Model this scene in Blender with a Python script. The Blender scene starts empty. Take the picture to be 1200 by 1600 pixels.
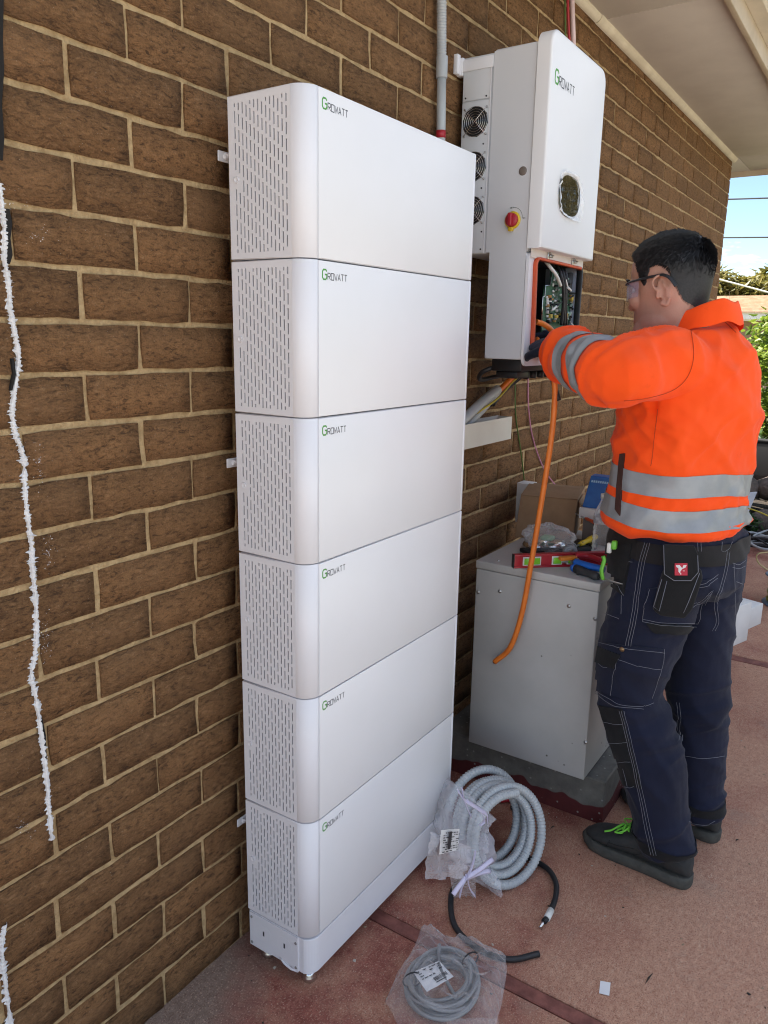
import bpy, bmesh, math, random
import numpy as np
from mathutils import Vector, Matrix, Euler, noise
from mathutils.bvhtree import BVHTree
random.seed(7)
S = bpy.context.scene
COL = S.collection
PI = math.pi

# ------------------------------------------------------------------ camera
CR = np.array([[0.5568152907137403, -0.8304592717453726, 0.017150218643470612],
               [-0.1770409371924421, -0.1388263670949003, -0.9743632517481629],
               [0.8115498990113885, 0.5395040665012432, -0.22432593172263296]])
CC = np.array([-1.1372, -1.1225, 1.4660])
CF = 1203.49
cam = bpy.data.cameras.new('camera')
camo = bpy.data.objects.new('camera', cam); COL.objects.link(camo)
m = Matrix.Identity(4)
for i in range(3):
    m[i][0] = CR[0][i]; m[i][1] = -CR[1][i]; m[i][2] = -CR[2][i]; m[i][3] = CC[i]
camo.matrix_world = m
cam.sensor_fit = 'VERTICAL'; cam.sensor_height = 36.0; cam.sensor_width = 27.0
cam.lens = CF / 1600 * 36.0
cam.clip_start = 0.05; cam.clip_end = 2000
S.camera = camo

# ------------------------------------------------------------------ sky, sun, exposure
CLX = 8.14
SUN = Vector((-0.10, 0.60, 0.79)).normalized()
w = bpy.data.worlds.new('World'); S.world = w; w.use_nodes = True
nt = w.node_tree; nt.nodes.clear()
out = nt.nodes.new('ShaderNodeOutputWorld'); bg = nt.nodes.new('ShaderNodeBackground')
sky = nt.nodes.new('ShaderNodeTexSky'); sky.sky_type = 'NISHITA'; sky.sun_disc = False
sky.sun_elevation = math.asin(SUN.z); sky.sun_rotation = math.atan2(SUN.x, SUN.y)
sky.air_density = 0.85; sky.dust_density = 0.15; sky.ozone_density = 2.0
tc = nt.nodes.new('ShaderNodeTexCoord')
mp = nt.nodes.new('ShaderNodeMapping'); mp.inputs['Scale'].default_value = (1.6, 1.6, 5.0)
cn = nt.nodes.new('ShaderNodeTexNoise'); cn.inputs['Scale'].default_value = 2.3; cn.inputs['Detail'].default_value = 6; cn.inputs['Roughness'].default_value = .6
cr = nt.nodes.new('ShaderNodeValToRGB'); cr.color_ramp.elements[0].position = .50; cr.color_ramp.elements[1].position = .68; mp.inputs['Location'].default_value = (CLX, .3, 0.)
mx = nt.nodes.new('ShaderNodeMixRGB'); mx.inputs['Color2'].default_value = (15., 15., 15., 1)
nt.links.new(tc.outputs['Generated'], mp.inputs['Vector']); nt.links.new(mp.outputs['Vector'], cn.inputs['Vector'])
nt.links.new(cn.outputs['Fac'], cr.inputs['Fac']); nt.links.new(cr.outputs['Color'], mx.inputs['Fac'])
nt.links.new(sky.outputs['Color'], mx.inputs['Color1']); nt.links.new(mx.outputs['Color'], bg.inputs['Color'])
bg.inputs['Strength'].default_value = 0.062
nt.links.new(bg.outputs['Background'], out.inputs['Surface'])
sl = bpy.data.lights.new('sun', 'SUN'); sl.energy = 5.0; sl.angle = math.radians(.53); sl.color = (1, .94, .84)
so = bpy.data.objects.new('sun', sl); COL.objects.link(so)
so.rotation_euler = (-SUN).to_track_quat('-Z', 'Y').to_euler()
so.location = (0, 5, 12)
S.view_settings.view_transform = 'Standard'
try: S.view_settings.look = 'None'
except Exception: pass
S.view_settings.exposure = 2.0; S.view_settings.gamma = 1.0
S.view_settings.use_curve_mapping = False
S.render.film_transparent = False
S.render.engine = 'CYCLES'
S.cycles.max_bounces = 10; S.cycles.diffuse_bounces = 5; S.cycles.transparent_max_bounces = 24
S.cycles.use_denoising = True
S.cycles.filter_width = 1.1

# ------------------------------------------------------------------ helpers
def ray(u, v): return CR.T @ np.array([u - 600., v - 800., CF])
def onx(u, v, a): d = ray(u, v); return Vector(CC + d * (a - CC[0]) / d[0])
def ony(u, v, a): d = ray(u, v); return Vector(CC + d * (a - CC[1]) / d[1])
def onz(u, v, a): d = ray(u, v); return Vector(CC + d * (a - CC[2]) / d[2])
def pix(P):
    q = CR @ (np.array(P) - CC); return (600 + CF * q[0] / q[2], 800 + CF * q[1] / q[2], q[2])

def node_mat(name):
    mt = bpy.data.materials.new(name); mt.use_nodes = True
    n = mt.node_tree; b = n.nodes['Principled BSDF']
    return mt, n, b
def N(n, t, **kw):
    x = n.nodes.new(t)
    for k, v in kw.items():
        if k in x.inputs: x.inputs[k].default_value = v
        else: setattr(x, k, v)
    return x
def L(n, a, b): n.links.new(a, b)
def C4(c): return (c[0], c[1], c[2], 1)
def ramp(n, fac, *stops):
    r = n.nodes.new('ShaderNodeValToRGB'); e = r.color_ramp.elements
    e[0].position, e[0].color = stops[0][0], C4(stops[0][1]); e[1].position, e[1].color = stops[-1][0], C4(stops[-1][1])
    for p, c in stops[1:-1]:
        x = e.new(p); x.color = C4(c)
    L(n, fac, r.inputs['Fac']); return r.outputs['Color']
def mixc(n, f, a, b, mode='MIX'):
    x = n.nodes.new('ShaderNodeMixRGB'); x.blend_type = mode
    for s, v in (('Fac', f), ('Color1', a), ('Color2', b)):
        if isinstance(v, (int, float)): x.inputs[s].default_value = v
        elif isinstance(v, tuple): x.inputs[s].default_value = C4(v)
        else: L(n, v, x.inputs[s])
    return x.outputs['Color']
def coords(n, kind='Object', scale=(1, 1, 1), rot=(0, 0, 0)):
    if kind == 'World':
        g = n.nodes.new('ShaderNodeNewGeometry'); o = g.outputs['Position']
    else:
        t = n.nodes.new('ShaderNodeTexCoord'); o = t.outputs[kind]
    mpn = n.nodes.new('ShaderNodeMapping'); mpn.inputs['Scale'].default_value = scale; mpn.inputs['Rotation'].default_value = rot
    L(n, o, mpn.inputs['Vector']); return mpn.outputs['Vector']
def noisef(n, vec, scale, detail=4, rough=.55, dist=0.):
    x = N(n, 'ShaderNodeTexNoise', Scale=scale, Detail=detail, Roughness=rough, Distortion=dist)
    L(n, vec, x.inputs['Vector']); return x.outputs['Fac']
def mat(name, col, rough=.5, metal=0., col2=None, ns=8., bump=0., bs=60., bd=.002, spec=.5, kind='Object', rvar=0., **kw):
    mt, n, b = node_mat(name)
    b.inputs['Base Color'].default_value = C4(col); b.inputs['Roughness'].default_value = rough
    b.inputs['Metallic'].default_value = metal; b.inputs['Specular IOR Level'].default_value = spec
    v = coords(n, kind)
    f = noisef(n, v, ns, 6, .6)
    c2 = col2 or tuple(x * .86 for x in col)
    L(n, ramp(n, f, (.36, c2), (.64, col)), b.inputs['Base Color'])
    if rvar:
        r = N(n, 'ShaderNodeMapRange'); r.inputs['To Min'].default_value = rough - rvar; r.inputs['To Max'].default_value = rough + rvar
        L(n, noisef(n, v, ns * 2.7), r.inputs['Value']); L(n, r.outputs['Result'], b.inputs['Roughness'])
    if bump:
        bn = N(n, 'ShaderNodeBump', Strength=bump, Distance=bd)
        L(n, noisef(n, v, bs, 5), bn.inputs['Height']); L(n, bn.outputs['Normal'], b.inputs['Normal'])
    for k, v in kw.items(): b.inputs[k].default_value = v
    return mt

class MB:
    """collects shapes; build() links them as ONE mesh object"""
    def __init__(s): s.v = []; s.f = []; s.mi = []; s.sm = []
    def add(s, vs, fs, mi=0, smooth=False):
        o = len(s.v); s.v += [tuple(x) for x in vs]
        s.f += [tuple(i + o for i in f) for f in fs]; s.mi += [mi] * len(fs); s.sm += [smooth] * len(fs)
    def addbm(s, bm, mi=0, smooth=False, M=None):
        bm.verts.ensure_lookup_table()
        for i, x in enumerate(bm.verts): x.index = i
        s.add([(M @ x.co if M else x.co.copy()) for x in bm.verts], [[x.index for x in f.verts] for f in bm.faces], mi, smooth); bm.free()
    def box(s, lo, hi, bev=0., seg=2, M=None, mi=0, smooth=None):
        bm = bmesh.new(); bmesh.ops.create_cube(bm, size=1)
        c = [(a + b) / 2 for a, b in zip(lo, hi)]; d = [abs(b - a) for a, b in zip(lo, hi)]
        for x in bm.verts: x.co = Vector((c[0] + x.co.x * d[0], c[1] + x.co.y * d[1], c[2] + x.co.z * d[2]))
        if bev: bmesh.ops.bevel(bm, geom=bm.edges[:], offset=min(bev, min(d) * .49), segments=seg, profile=.5, affect='EDGES')
        s.addbm(bm, mi, bool(bev) if smooth is None else smooth, M)
    def prism(s, pts, d, bev=0., mi=0, smooth=False, seg=2):
        """closed polygon (3D points) pushed by vector d"""
        bm = bmesh.new(); d = Vector(d)
        a = [bm.verts.new(p) for p in pts]; b = [bm.verts.new(Vector(p) + d) for p in pts]; k = len(a)
        bm.faces.new(a); bm.faces.new(b[::-1])
        for i in range(k): bm.faces.new((a[i], b[i], b[(i + 1) % k], a[(i + 1) % k])[::-1])
        bmesh.ops.recalc_face_normals(bm, faces=bm.faces[:])
        if bev: bmesh.ops.bevel(bm, geom=bm.edges[:], offset=bev, segments=seg, profile=.5, affect='EDGES')
        s.addbm(bm, mi, smooth)
    def rings(s, R, closed=True, cap=True, loop=False, mi=0, smooth=True):
        k = len(R[0]); vs = [p for r in R for p in r]; fs = []
        m_ = len(R)
        for i in range(m_ if loop else m_ - 1):
            j = (i + 1) % m_
            for q in range(k if closed else k - 1):
                t = (q + 1) % k
                fs.append((i * k + q, i * k + t, j * k + t, j * k + q))
        s.add(vs, fs, mi, smooth)
        if cap and not loop and closed:
            o = len(s.v) - len(vs)
            s.f += [tuple(o + q for q in range(k))[::-1], tuple(o + (m_ - 1) * k + q for q in range(k))]; s.mi += [mi] * 2; s.sm += [False] * 2
    def tube(s, P, r, k=10, cap=True, loop=False, mi=0, flat=None):
        P = [Vector(p) for p in P]; m_ = len(P); T = []
        for i in range(m_):
            a = P[(i - 1) % m_] if (loop or i) else P[0]; b = P[(i + 1) % m_] if (loop or i < m_ - 1) else P[-1]
            t = (b - a); T.append(t.normalized() if t.length > 1e-9 else Vector((0, 0, 1)))
        u = T[0].orthogonal().normalized(); R = []
        for i in range(m_):
            u = (u - T[i] * u.dot(T[i])); u = u.normalized() if u.length > 1e-6 else T[i].orthogonal().normalized()
            v = T[i].cross(u); rr = r[i] if isinstance(r, list) else r
            if hasattr(rr, '__len__'): ra, rb = rr
            else: ra = rb = rr
            R.append([P[i] + u * (math.cos(2 * PI * q / k) * ra) + v * (math.sin(2 * PI * q / k) * rb) for q in range(k)])
        s.rings(R, True, cap, loop, mi)
    def lathe(s, prof, c, axis=(0, 0, 1), k=20, mi=0, smooth=True, cap=True):
        """prof: (radius, height along axis)"""
        ax = Vector(axis).normalized(); u = ax.orthogonal().normalized(); v = ax.cross(u); c = Vector(c)
        s.rings([[c + ax * h + (u * math.cos(2 * PI * q / k) + v * math.sin(2 * PI * q / k)) * r for q in range(k)] for r, h in prof], True, cap, False, mi, smooth)
    def ball(s, c, r, k=12, mi=0, M=None):
        rx, ry, rz = r if hasattr(r, '__len__') else (r, r, r); R = []
        for i in range(1, k // 2):
            a = PI * i / (k // 2)
            R.append([Vector((c[0] + rx * math.sin(a) * math.cos(2 * PI * q / k), c[1] + ry * math.sin(a) * math.sin(2 * PI * q / k), c[2] - rz * math.cos(a))) for q in range(k)])
        if M: R = [[M @ p for p in r_] for r_ in R]
        s.rings(R, mi=mi)
    def mesh(s, name):
        me = bpy.data.meshes.new(name); me.from_pydata(s.v, [], s.f)
        me.polygons.foreach_set('material_index', s.mi); me.polygons.foreach_set('use_smooth', s.sm); me.update(); return me
    def build(s, name, mats, parent=None, loc=None, **props):
        return put(name, s.mesh(name), mats, parent, loc, **props)

def put(name, me, mats, parent=None, loc=None, **props):
    o = bpy.data.objects.new(name, me); COL.objects.link(o)
    if mats is not None and not len(me.materials):
        for x in (mats if isinstance(mats, (list, tuple)) else [mats]): me.materials.append(x)
    if parent is not None:
        o.parent = parent; o.matrix_parent_inverse = world_of(parent).inverted()
    if loc is not None: o.location = loc
    for k, v in props.items(): o[k] = v
    return o
def world_of(o):
    mtx = o.matrix_basis.copy()
    if o.parent: mtx = world_of(o.parent) @ o.matrix_parent_inverse @ mtx
    return mtx
def thing(name, label, cat, loc=(0, 0, 0), group=None):
    o = bpy.data.objects.new(name, None); COL.objects.link(o); o.location = loc; o.empty_display_size = .05
    o['label'] = label; o['category'] = cat
    if group: o['group'] = group
    return o
def tag(o, label, cat, group=None):
    o['label'] = label; o['category'] = cat
    if group: o['group'] = group
    return o
def catmull(P, n=8):
    P = [Vector(p) for p in P]; Q = [P[0] * 2 - P[1]] + P + [P[-1] * 2 - P[-2]]; o = []
    for i in range(1, len(Q) - 2):
        a, b, c, d = Q[i - 1:i + 3]
        for j in range(n):
            t = j / n
            o.append(.5 * ((2 * b) + (c - a) * t + (2 * a - 5 * b + 4 * c - d) * t * t + (3 * b - a - 3 * c + d) * t ** 3))
    o.append(P[-1]); return o
def eval_mods(me, mods):
    o = bpy.data.objects.new('tmp', me); COL.objects.link(o)
    for t, kw in mods:
        md = o.modifiers.new(t.lower(), t)
        for k, v in kw.items(): setattr(md, k, v)
    dg = bpy.context.evaluated_depsgraph_get(); dg.update()
    r = bpy.data.meshes.new_from_object(o.evaluated_get(dg)); bpy.data.objects.remove(o); return r
def fuse(mb, voxel, smooth=4, name='fused'):
    me = eval_mods(mb.mesh(name), [('REMESH', dict(mode='VOXEL', voxel_size=voxel)), ('SMOOTH', dict(factor=.5, iterations=smooth))])
    me.polygons.foreach_set('use_smooth', [True] * len(me.polygons)); return me
def displace(me, fn):
    co = np.empty(len(me.vertices) * 3, 'f'); no = co.copy()
    me.vertices.foreach_get('co', co); me.vertices.foreach_get('normal', no)
    co = co.reshape(-1, 3); no = no.reshape(-1, 3)
    d = np.array([fn(Vector(p), Vector(q)) for p, q in zip(co.tolist(), no.tolist())], 'f')
    me.vertices.foreach_set('co', (co + no * d[:, None]).ravel()); me.update()
def bvh_of(me): return BVHTree.FromPolygons([v.co for v in me.vertices], [tuple(p.vertices) for p in me.polygons])

# ---- stroke lettering
GL = {'G': [[(1, .82), (.78, 1), (.22, 1), (0, .8), (0, .2), (.22, 0), (.78, 0), (1, .2), (1, .5), (.55, .5)]],
      'R': [[(0, 0), (0, 1), (.8, 1), (1, .85), (1, .62), (.8, .47), (.12, .47)], [(.5, .4), (1, 0)]],
      'O': [[(0, 0), (0, 1), (1, 1), (1, 0), (0, 0)]], 'W': [[(0, 1), (.25, 0), (.5, .62), (.75, 0), (1, 1)]],
      'A': [[(0, 0), (.5, 1), (1, 0)], [(.26, .3), (.74, .3)]], 'T': [[(0, 1), (1, 1)], [(.5, .9), (.5, 0)]],
      'N': [[(0, 0), (0, 1), (1, 0), (1, 1)]], 'F': [[(0, 0), (0, 1), (1, 1)], [(.12, .52), (.8, .52)]]}
def ribbon(mb, P, wd, mi=0):
    """flat mitred ribbon through 3D points lying in one plane; P: (point, plane normal)"""
    pts, nrm = P; n_ = len(pts); Lf, Rt = [], []
    closed = (pts[0] - pts[-1]).length < 1e-7 and n_ > 3
    if closed: pts = pts[:-1]; n_ -= 1
    for i in range(n_):
        a = pts[i - 1] if (closed or i) else None; b = pts[(i + 1) % n_] if (closed or i < n_ - 1) else None
        d1 = (pts[i] - a).normalized() if a is not None else None; d2 = (b - pts[i]).normalized() if b is not None else None
        if d1 is None: d1 = d2
        if d2 is None: d2 = d1
        s1 = nrm.cross(d1); s2 = nrm.cross(d2); mm = (s1 + s2)
        mm = mm.normalized() if mm.length > 1e-6 else s1; sc = wd / 2 / max(.45, mm.dot(s1))
        Lf.append(pts[i] + mm * sc); Rt.append(pts[i] - mm * sc)
    vs = Lf + Rt; k = n_
    mb.add(vs, [(i, (i + 1) % k, k + (i + 1) % k, k + i) for i in range(k if closed else k - 1)], mi)
def letters(mb, text, org, ex, ez, h, lw, gap, st, mi=0, lift=0.0):
    ex = Vector(ex); ez = Vector(ez); nrm = ex.cross(ez); x = 0
    for ch in text:
        for j, pl in enumerate(GL.get(ch, [])):
            pts = [Vector(org) + ex * (x + p[0] * lw) + ez * (p[1] * h) + nrm * (lift + j * .00006) for p in pl]
            ribbon(mb, (pts, nrm), st, mi)
        x += lw + gap
    return x

# ------------------------------------------------------------------ materials
def brick_mat():
    mt, n, b = node_mat('brick_clay')
    v = coords(n, 'World'); oi = N(n, 'ShaderNodeObjectInfo'); at = N(n, 'ShaderNodeAttribute', attribute_name='rnd')
    ad = N(n, 'ShaderNodeMath', operation='ADD'); L(n, oi.outputs['Random'], ad.inputs[0]); L(n, at.outputs['Fac'], ad.inputs[1])
    fr = N(n, 'ShaderNodeMath', operation='FRACT'); L(n, ad.outputs[0], fr.inputs[0])
    w = N(n, 'ShaderNodeTexNoise', Scale=26., Detail=2.); L(n, v, w.inputs['Vector'])
    wv = N(n, 'ShaderNodeMixRGB', blend_type='ADD'); wv.inputs['Fac'].default_value = .045; L(n, v, wv.inputs['Color1']); L(n, w.outputs['Color'], wv.inputs['Color2'])
    mp2 = N(n, 'ShaderNodeMapping'); mp2.inputs['Scale'].default_value = (.55, 1, 1.5); L(n, wv.outputs['Color'], mp2.inputs['Vector'])
    vo = N(n, 'ShaderNodeTexVoronoi', Scale=165., feature='DISTANCE_TO_EDGE'); L(n, mp2.outputs['Vector'], vo.inputs['Vector'])
    crk = N(n, 'ShaderNodeMapRange'); crk.inputs['From Max'].default_value = .34; L(n, vo.outputs['Distance'], crk.inputs['Value'])
    big = noisef(n, mp2.outputs['Vector'], 72, 6, .7)
    fine = noisef(n, v, 420, 3, .6)
    hs = N(n, 'ShaderNodeMath', operation='MULTIPLY'); L(n, crk.outputs['Result'], hs.inputs[0]); hs.inputs[1].default_value = .18
    str0 = noisef(n, coords(n, 'World', (60, 150, 150)), 1., 5, .72, .6)
    h0 = N(n, 'ShaderNodeMath', operation='MULTIPLY_ADD'); L(n, str0, h0.inputs[0]); h0.inputs[1].default_value = 1.1; L(n, big, h0.inputs[2])
    h1 = N(n, 'ShaderNodeMath', operation='ADD'); L(n, hs.outputs[0], h1.inputs[0]); L(n, h0.outputs[0], h1.inputs[1])
    h2 = N(n, 'ShaderNodeMath', operation='MULTIPLY_ADD'); L(n, fine, h2.inputs[0]); h2.inputs[1].default_value = .28; L(n, h1.outputs[0], h2.inputs[2])
    base = ramp(n, fr.outputs[0], (0, (.285, .148, .062)), (.5, (.345, .178, .073)), (1, (.405, .206, .084)))
    c = mixc(n, ramp(n, noisef(n, v, 60, 5, .65), (.35, (0, 0, 0)), (.7, (1, 1, 1))), mixc(n, .35, base, (.11, .055, .024)), base)
    str_ = noisef(n, coords(n, 'World', (60, 150, 150)), 1., 5, .72, .6)
    c = mixc(n, ramp(n, str_, (.36, (.85, .85, .85)), (.48, (0, 0, 0))), c, (.075, .038, .018))  # crevice shade put into the colour: dark where the bump's streak noise dips
    c = mixc(n, ramp(n, str_, (.54, (0, 0, 0)), (.68, (.6, .6, .6))), c, (.47, .27, .135))
    c = mixc(n, ramp(n, noisef(n, v, 330, 3, .7), (.38, (.42, .42, .42)), (.52, (0, 0, 0))), c, (.085, .044, .022))
    c = mixc(n, ramp(n, noisef(n, v, 5, 4, .6), (.45, (0, 0, 0)), (.68, (.30, .30, .30))), c, (.31, .175, .085))
    sp = N(n, 'ShaderNodeTexVoronoi', Scale=95.); L(n, v, sp.inputs['Vector'])
    c = mixc(n, ramp(n, sp.outputs['Distance'], (.045, (.75, .75, .75)), (.085, (0, 0, 0))), c, mixc(n, noisef(n, v, 9), (.2, .11, .06), (.75, .66, .52)))
    L(n, c, b.inputs['Base Color']); b.inputs['Roughness'].default_value = .86; b.inputs['Specular IOR Level'].default_value = .3
    bn = N(n, 'ShaderNodeBump', Strength=1., Distance=.0085); L(n, h2.outputs[0], bn.inputs['Height']); L(n, bn.outputs['Normal'], b.inputs['Normal'])
    return mt
BRICK = brick_mat()
MORTAR = mat('mortar', (.54, .385, .205), .95, col2=(.37, .25, .125), ns=60, bump=1., bs=150, bd=.006, kind='World', spec=.2)
SOFFIT = mat('soffit_paint', (.62, .56, .48), .7, col2=(.55, .49, .42), ns=3, bump=.1, bs=40, kind='World')
TRIM = mat('cream_trim', (.74, .66, .50), .6, col2=(.62, .54, .40), ns=7, kind='World')
FASCIA = mat('fascia_paint', (.56, .46, .33), .6, col2=(.45, .36, .25), ns=5, kind='World')
WHITE = mat('white_powdercoat', (.80, .80, .83), .38, col2=(.775, .775, .80), ns=6, rvar=.07, bump=.04, bs=700, bd=.0005)
WHITE2 = mat('white_front_panel', (.81, .81, .82), .36, col2=(.795, .795, .80), ns=5, rvar=.09, bump=.03, bs=700, bd=.0005)
LIGHTGREY = mat('light_grey_steel', (.66, .675, .70), .38, col2=(.64, .655, .68), ns=3, bump=.04, bs=600, bd=.0005)
DARKHOLE = mat('dark_interior', (.045, .047, .058), .8)
BLACKP = mat('black_plastic', (.013, .013, .015), .45, bump=.1, bs=200, bd=.0006)
BLACKR = mat('black_rubber_sheath', (.016, .016, .018), .5, bump=.15, bs=220, bd=.0006)
GREENL = mat('logo_green', (.09, .36, .05), .5)
DARKL = mat('logo_grey', (.06, .06, .07), .5)
CHROME = mat('chrome_steel', (.75, .75, .74), .18, 1., col2=(.6, .6, .58), ns=30)
STEEL = mat('dull_steel', (.45, .45, .44), .35, .9)
GREYPVC = mat('grey_pvc', (.42, .44, .455), .42, col2=(.38, .40, .415), ns=20)
GREYPVC2 = mat('pale_grey_conduit', (.46, .485, .495), .4, col2=(.42, .445, .455), ns=14)
REDT = mat('red_plastic', (.42, .016, .03), .35)
YEL = mat('yellow_plastic', (.75, .52, .03), .4)
BLUEP = mat('blue_plastic', (.01, .13, .55), .4)
ORANGE = mat('orange_cable_sheath', (.80, .21, .025), .42, col2=(.70, .165, .02), ns=30, bump=.06, bs=150, bd=.0008)
ORGASK = mat('orange_silicone', (.66, .10, .03), .5, col2=(.52, .08, .025), ns=20)
WTRUNK = mat('cream_trunking', (.74, .71, .63), .5, col2=(.70, .66, .58), ns=9)
PINK = mat('pink_sheath', (.62, .25, .40), .5)
GREENW = mat('green_sheath', (.09, .16, .03), .5)
YELW = mat('yellow_green_sheath', (.55, .45, .05), .5)
PCB = mat('circuit_green', (.022, .085, .045), .4, col2=(.05, .15, .085), ns=90)
CHIPW = mat('connector_white', (.75, .75, .70), .5)
CHIPY = mat('relay_yellow', (.70, .52, .10), .5)
BEIGE = mat('transformer_amber', (.42, .22, .06), .5)
CARD = mat('cardboard', (.30, .185, .098), .85, col2=(.25, .15, .078), ns=14, bump=.08, bs=160, bd=.001)
WHITEC = mat('white_carton', (.74, .73, .71), .6, col2=(.68, .67, .65), ns=8)
PAPER = mat('label_paper', (.78, .78, .78), .6)
INK = mat('printed_ink', (.025, .025, .03), .6)
def cabinet_mat():
    mt, n, b = node_mat('grey_cabinet_paint'); v = coords(n)
    c = ramp(n, noisef(n, v, 5, 6), (.3, (.40, .395, .375)), (.7, (.48, .472, .45)))
    vo = N(n, 'ShaderNodeTexVoronoi', Scale=26.); L(n, v, vo.inputs['Vector'])
    msk = mixc(n, 1., ramp(n, vo.outputs['Distance'], (.06, (1, 1, 1)), (.11, (0, 0, 0))), ramp(n, noisef(n, v, 7, 2), (.55, (0, 0, 0)), (.62, (1, 1, 1))), 'MULTIPLY')
    c = mixc(n, msk, c, (.10, .09, .075)); L(n, c, b.inputs['Base Color']); b.inputs['Roughness'].default_value = .42
    bn = N(n, 'ShaderNodeBump', Strength=.05, Distance=.001); L(n, noisef(n, v, 300), bn.inputs['Height']); L(n, bn.outputs['Normal'], b.inputs['Normal'])
    return mt
CABINET = cabinet_mat()
def patio_mat(name, tan=1.):
    mt, n, b = node_mat(name); v = coords(n, 'World')
    wn = N(n, 'ShaderNodeTexNoise', Scale=2.1, Detail=2.); L(n, v, wn.inputs['Vector'])
    wa = N(n, 'ShaderNodeMixRGB', blend_type='ADD'); wa.inputs['Fac'].default_value = .55; L(n, v, wa.inputs['Color1']); L(n, wn.outputs['Color'], wa.inputs['Color2'])
    def streak(rot, sx, sy, lo, hi):
        m_ = N(n, 'ShaderNodeMapping'); m_.inputs['Rotation'].default_value = (0, 0, rot); m_.inputs['Scale'].default_value = (sx, sy, 40)
        L(n, wa.outputs['Color'], m_.inputs['Vector'])
        f = noisef(n, m_.outputs['Vector'], 1., 4, .65)
        return ramp(n, f, (lo, (0, 0, 0)), (hi, (1, 1, 1))), f
    s1, f1 = streak(.5, 42, 420, .55, .72); s2, f2 = streak(2.0, 55, 480, .56, .72)
    smk = ramp(n, noisef(n, coords(n, 'World'), 6, 5, .7), (.36, (.35, .35, .35)), (.62, (1, 1, 1)))
    st = mixc(n, 1., mixc(n, 1., s1, s2, 'LIGHTEN'), smk, 'MULTIPLY')
    red = ramp(n, noisef(n, v, 38, 6, .7), (.3, (.20, .058, .043)), (.7, (.38, .145, .105)))
    tanc = ramp(n, noisef(n, v, 70, 6, .7), (.3, (.37, .18, .115)), (.7, (.61, .355, .235)))
    patch = noisef(n, v, 3.1, 6, .62)
    gx = N(n, 'ShaderNodeSeparateXYZ'); L(n, v, gx.inputs[0])
    sx = N(n, 'ShaderNodeMath', operation='MULTIPLY_ADD'); L(n, gx.outputs['Y'], sx.inputs[0]); sx.inputs[1].default_value = -.42; L(n, patch, sx.inputs[2])
    wear = ramp(n, sx.outputs[0], (.60, (0, 0, 0)), (.70, (.55, .55, .55)), (.88, (1, 1, 1)))
    c = mixc(n, wear, red, tanc)
    c = mixc(n, mixc(n, 1., st, mixc(n, wear, (.2, .2, .2), (.8, .8, .8)), 'MULTIPLY'), c, (.66, .50, .36))
    gm = N(n, 'ShaderNodeMath', operation='MULTIPLY_ADD'); L(n, gx.outputs['Y'], gm.inputs[0]); gm.inputs[1].default_value = 2.6; L(n, patch, gm.inputs[2])
    gm2 = N(n, 'ShaderNodeMath', operation='MULTIPLY_ADD'); L(n, gx.outputs['X'], gm2.inputs[0]); gm2.inputs[1].default_value = -1.4; L(n, gm.outputs[0], gm2.inputs[2])
    c = mixc(n, ramp(n, gm2.outputs[0], (.34, (0, 0, 0)), (.62, (.9, .9, .9))), c, ramp(n, noisef(n, v, 60, 5), (.3, (.19, .145, .115)), (.7, (.30, .24, .19))))
    c = mixc(n, ramp(n, noisef(n, v, 260, 4, .75), (.36, (.75, .75, .75)), (.48, (0, 0, 0))), c, (.12, .05, .035))
    c = mixc(n, ramp(n, noisef(n, v, 210, 4, .75), (.55, (0, 0, 0)), (.66, (.7, .7, .7))), c, (.66, .47, .34))
    c = mixc(n, ramp(n, noisef(n, v, 4.3, 6, .7), (.58, (0, 0, 0)), (.72, (.45, .45, .45))), c, (.30, .23, .18))
    vo = N(n, 'ShaderNodeTexVoronoi', Scale=70.); L(n, v, vo.inputs['Vector'])
    c = mixc(n, ramp(n, vo.outputs['Distance'], (.03, (.8, .8, .8)), (.08, (0, 0, 0))), c, (.62, .53, .43))
    vo2 = N(n, 'ShaderNodeTexVoronoi', Scale=34.); L(n, v, vo2.inputs['Vector'])
    c = mixc(n, ramp(n, vo2.outputs['Distance'], (.02, (.8, .8, .8)), (.05, (0, 0, 0))), c, (.04, .03, .025))
    L(n, c, b.inputs['Base Color']); b.inputs['Roughness'].default_value = .82; b.inputs['Specular IOR Level'].default_value = .25
    hm = mixc(n, .5, st, noisef(n, v, 160, 5, .7)); bn = N(n, 'ShaderNodeBump', Strength=.45, Distance=.003); L(n, hm, bn.inputs['Height']); L(n, bn.outputs['Normal'], b.inputs['Normal'])
    return mt
PATIO = patio_mat('patio_paint')
REDSTRIP = mat('red_patio_edge', (.27, .10, .075), .8, col2=(.15, .05, .038), ns=30, bump=.25, bs=120, bd=.002, kind='World')
JOINT = mat('joint_sand', (.22, .17, .12), .95, col2=(.10, .08, .06), ns=60, bump=.6, bs=200, bd=.003, kind='World')
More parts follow.
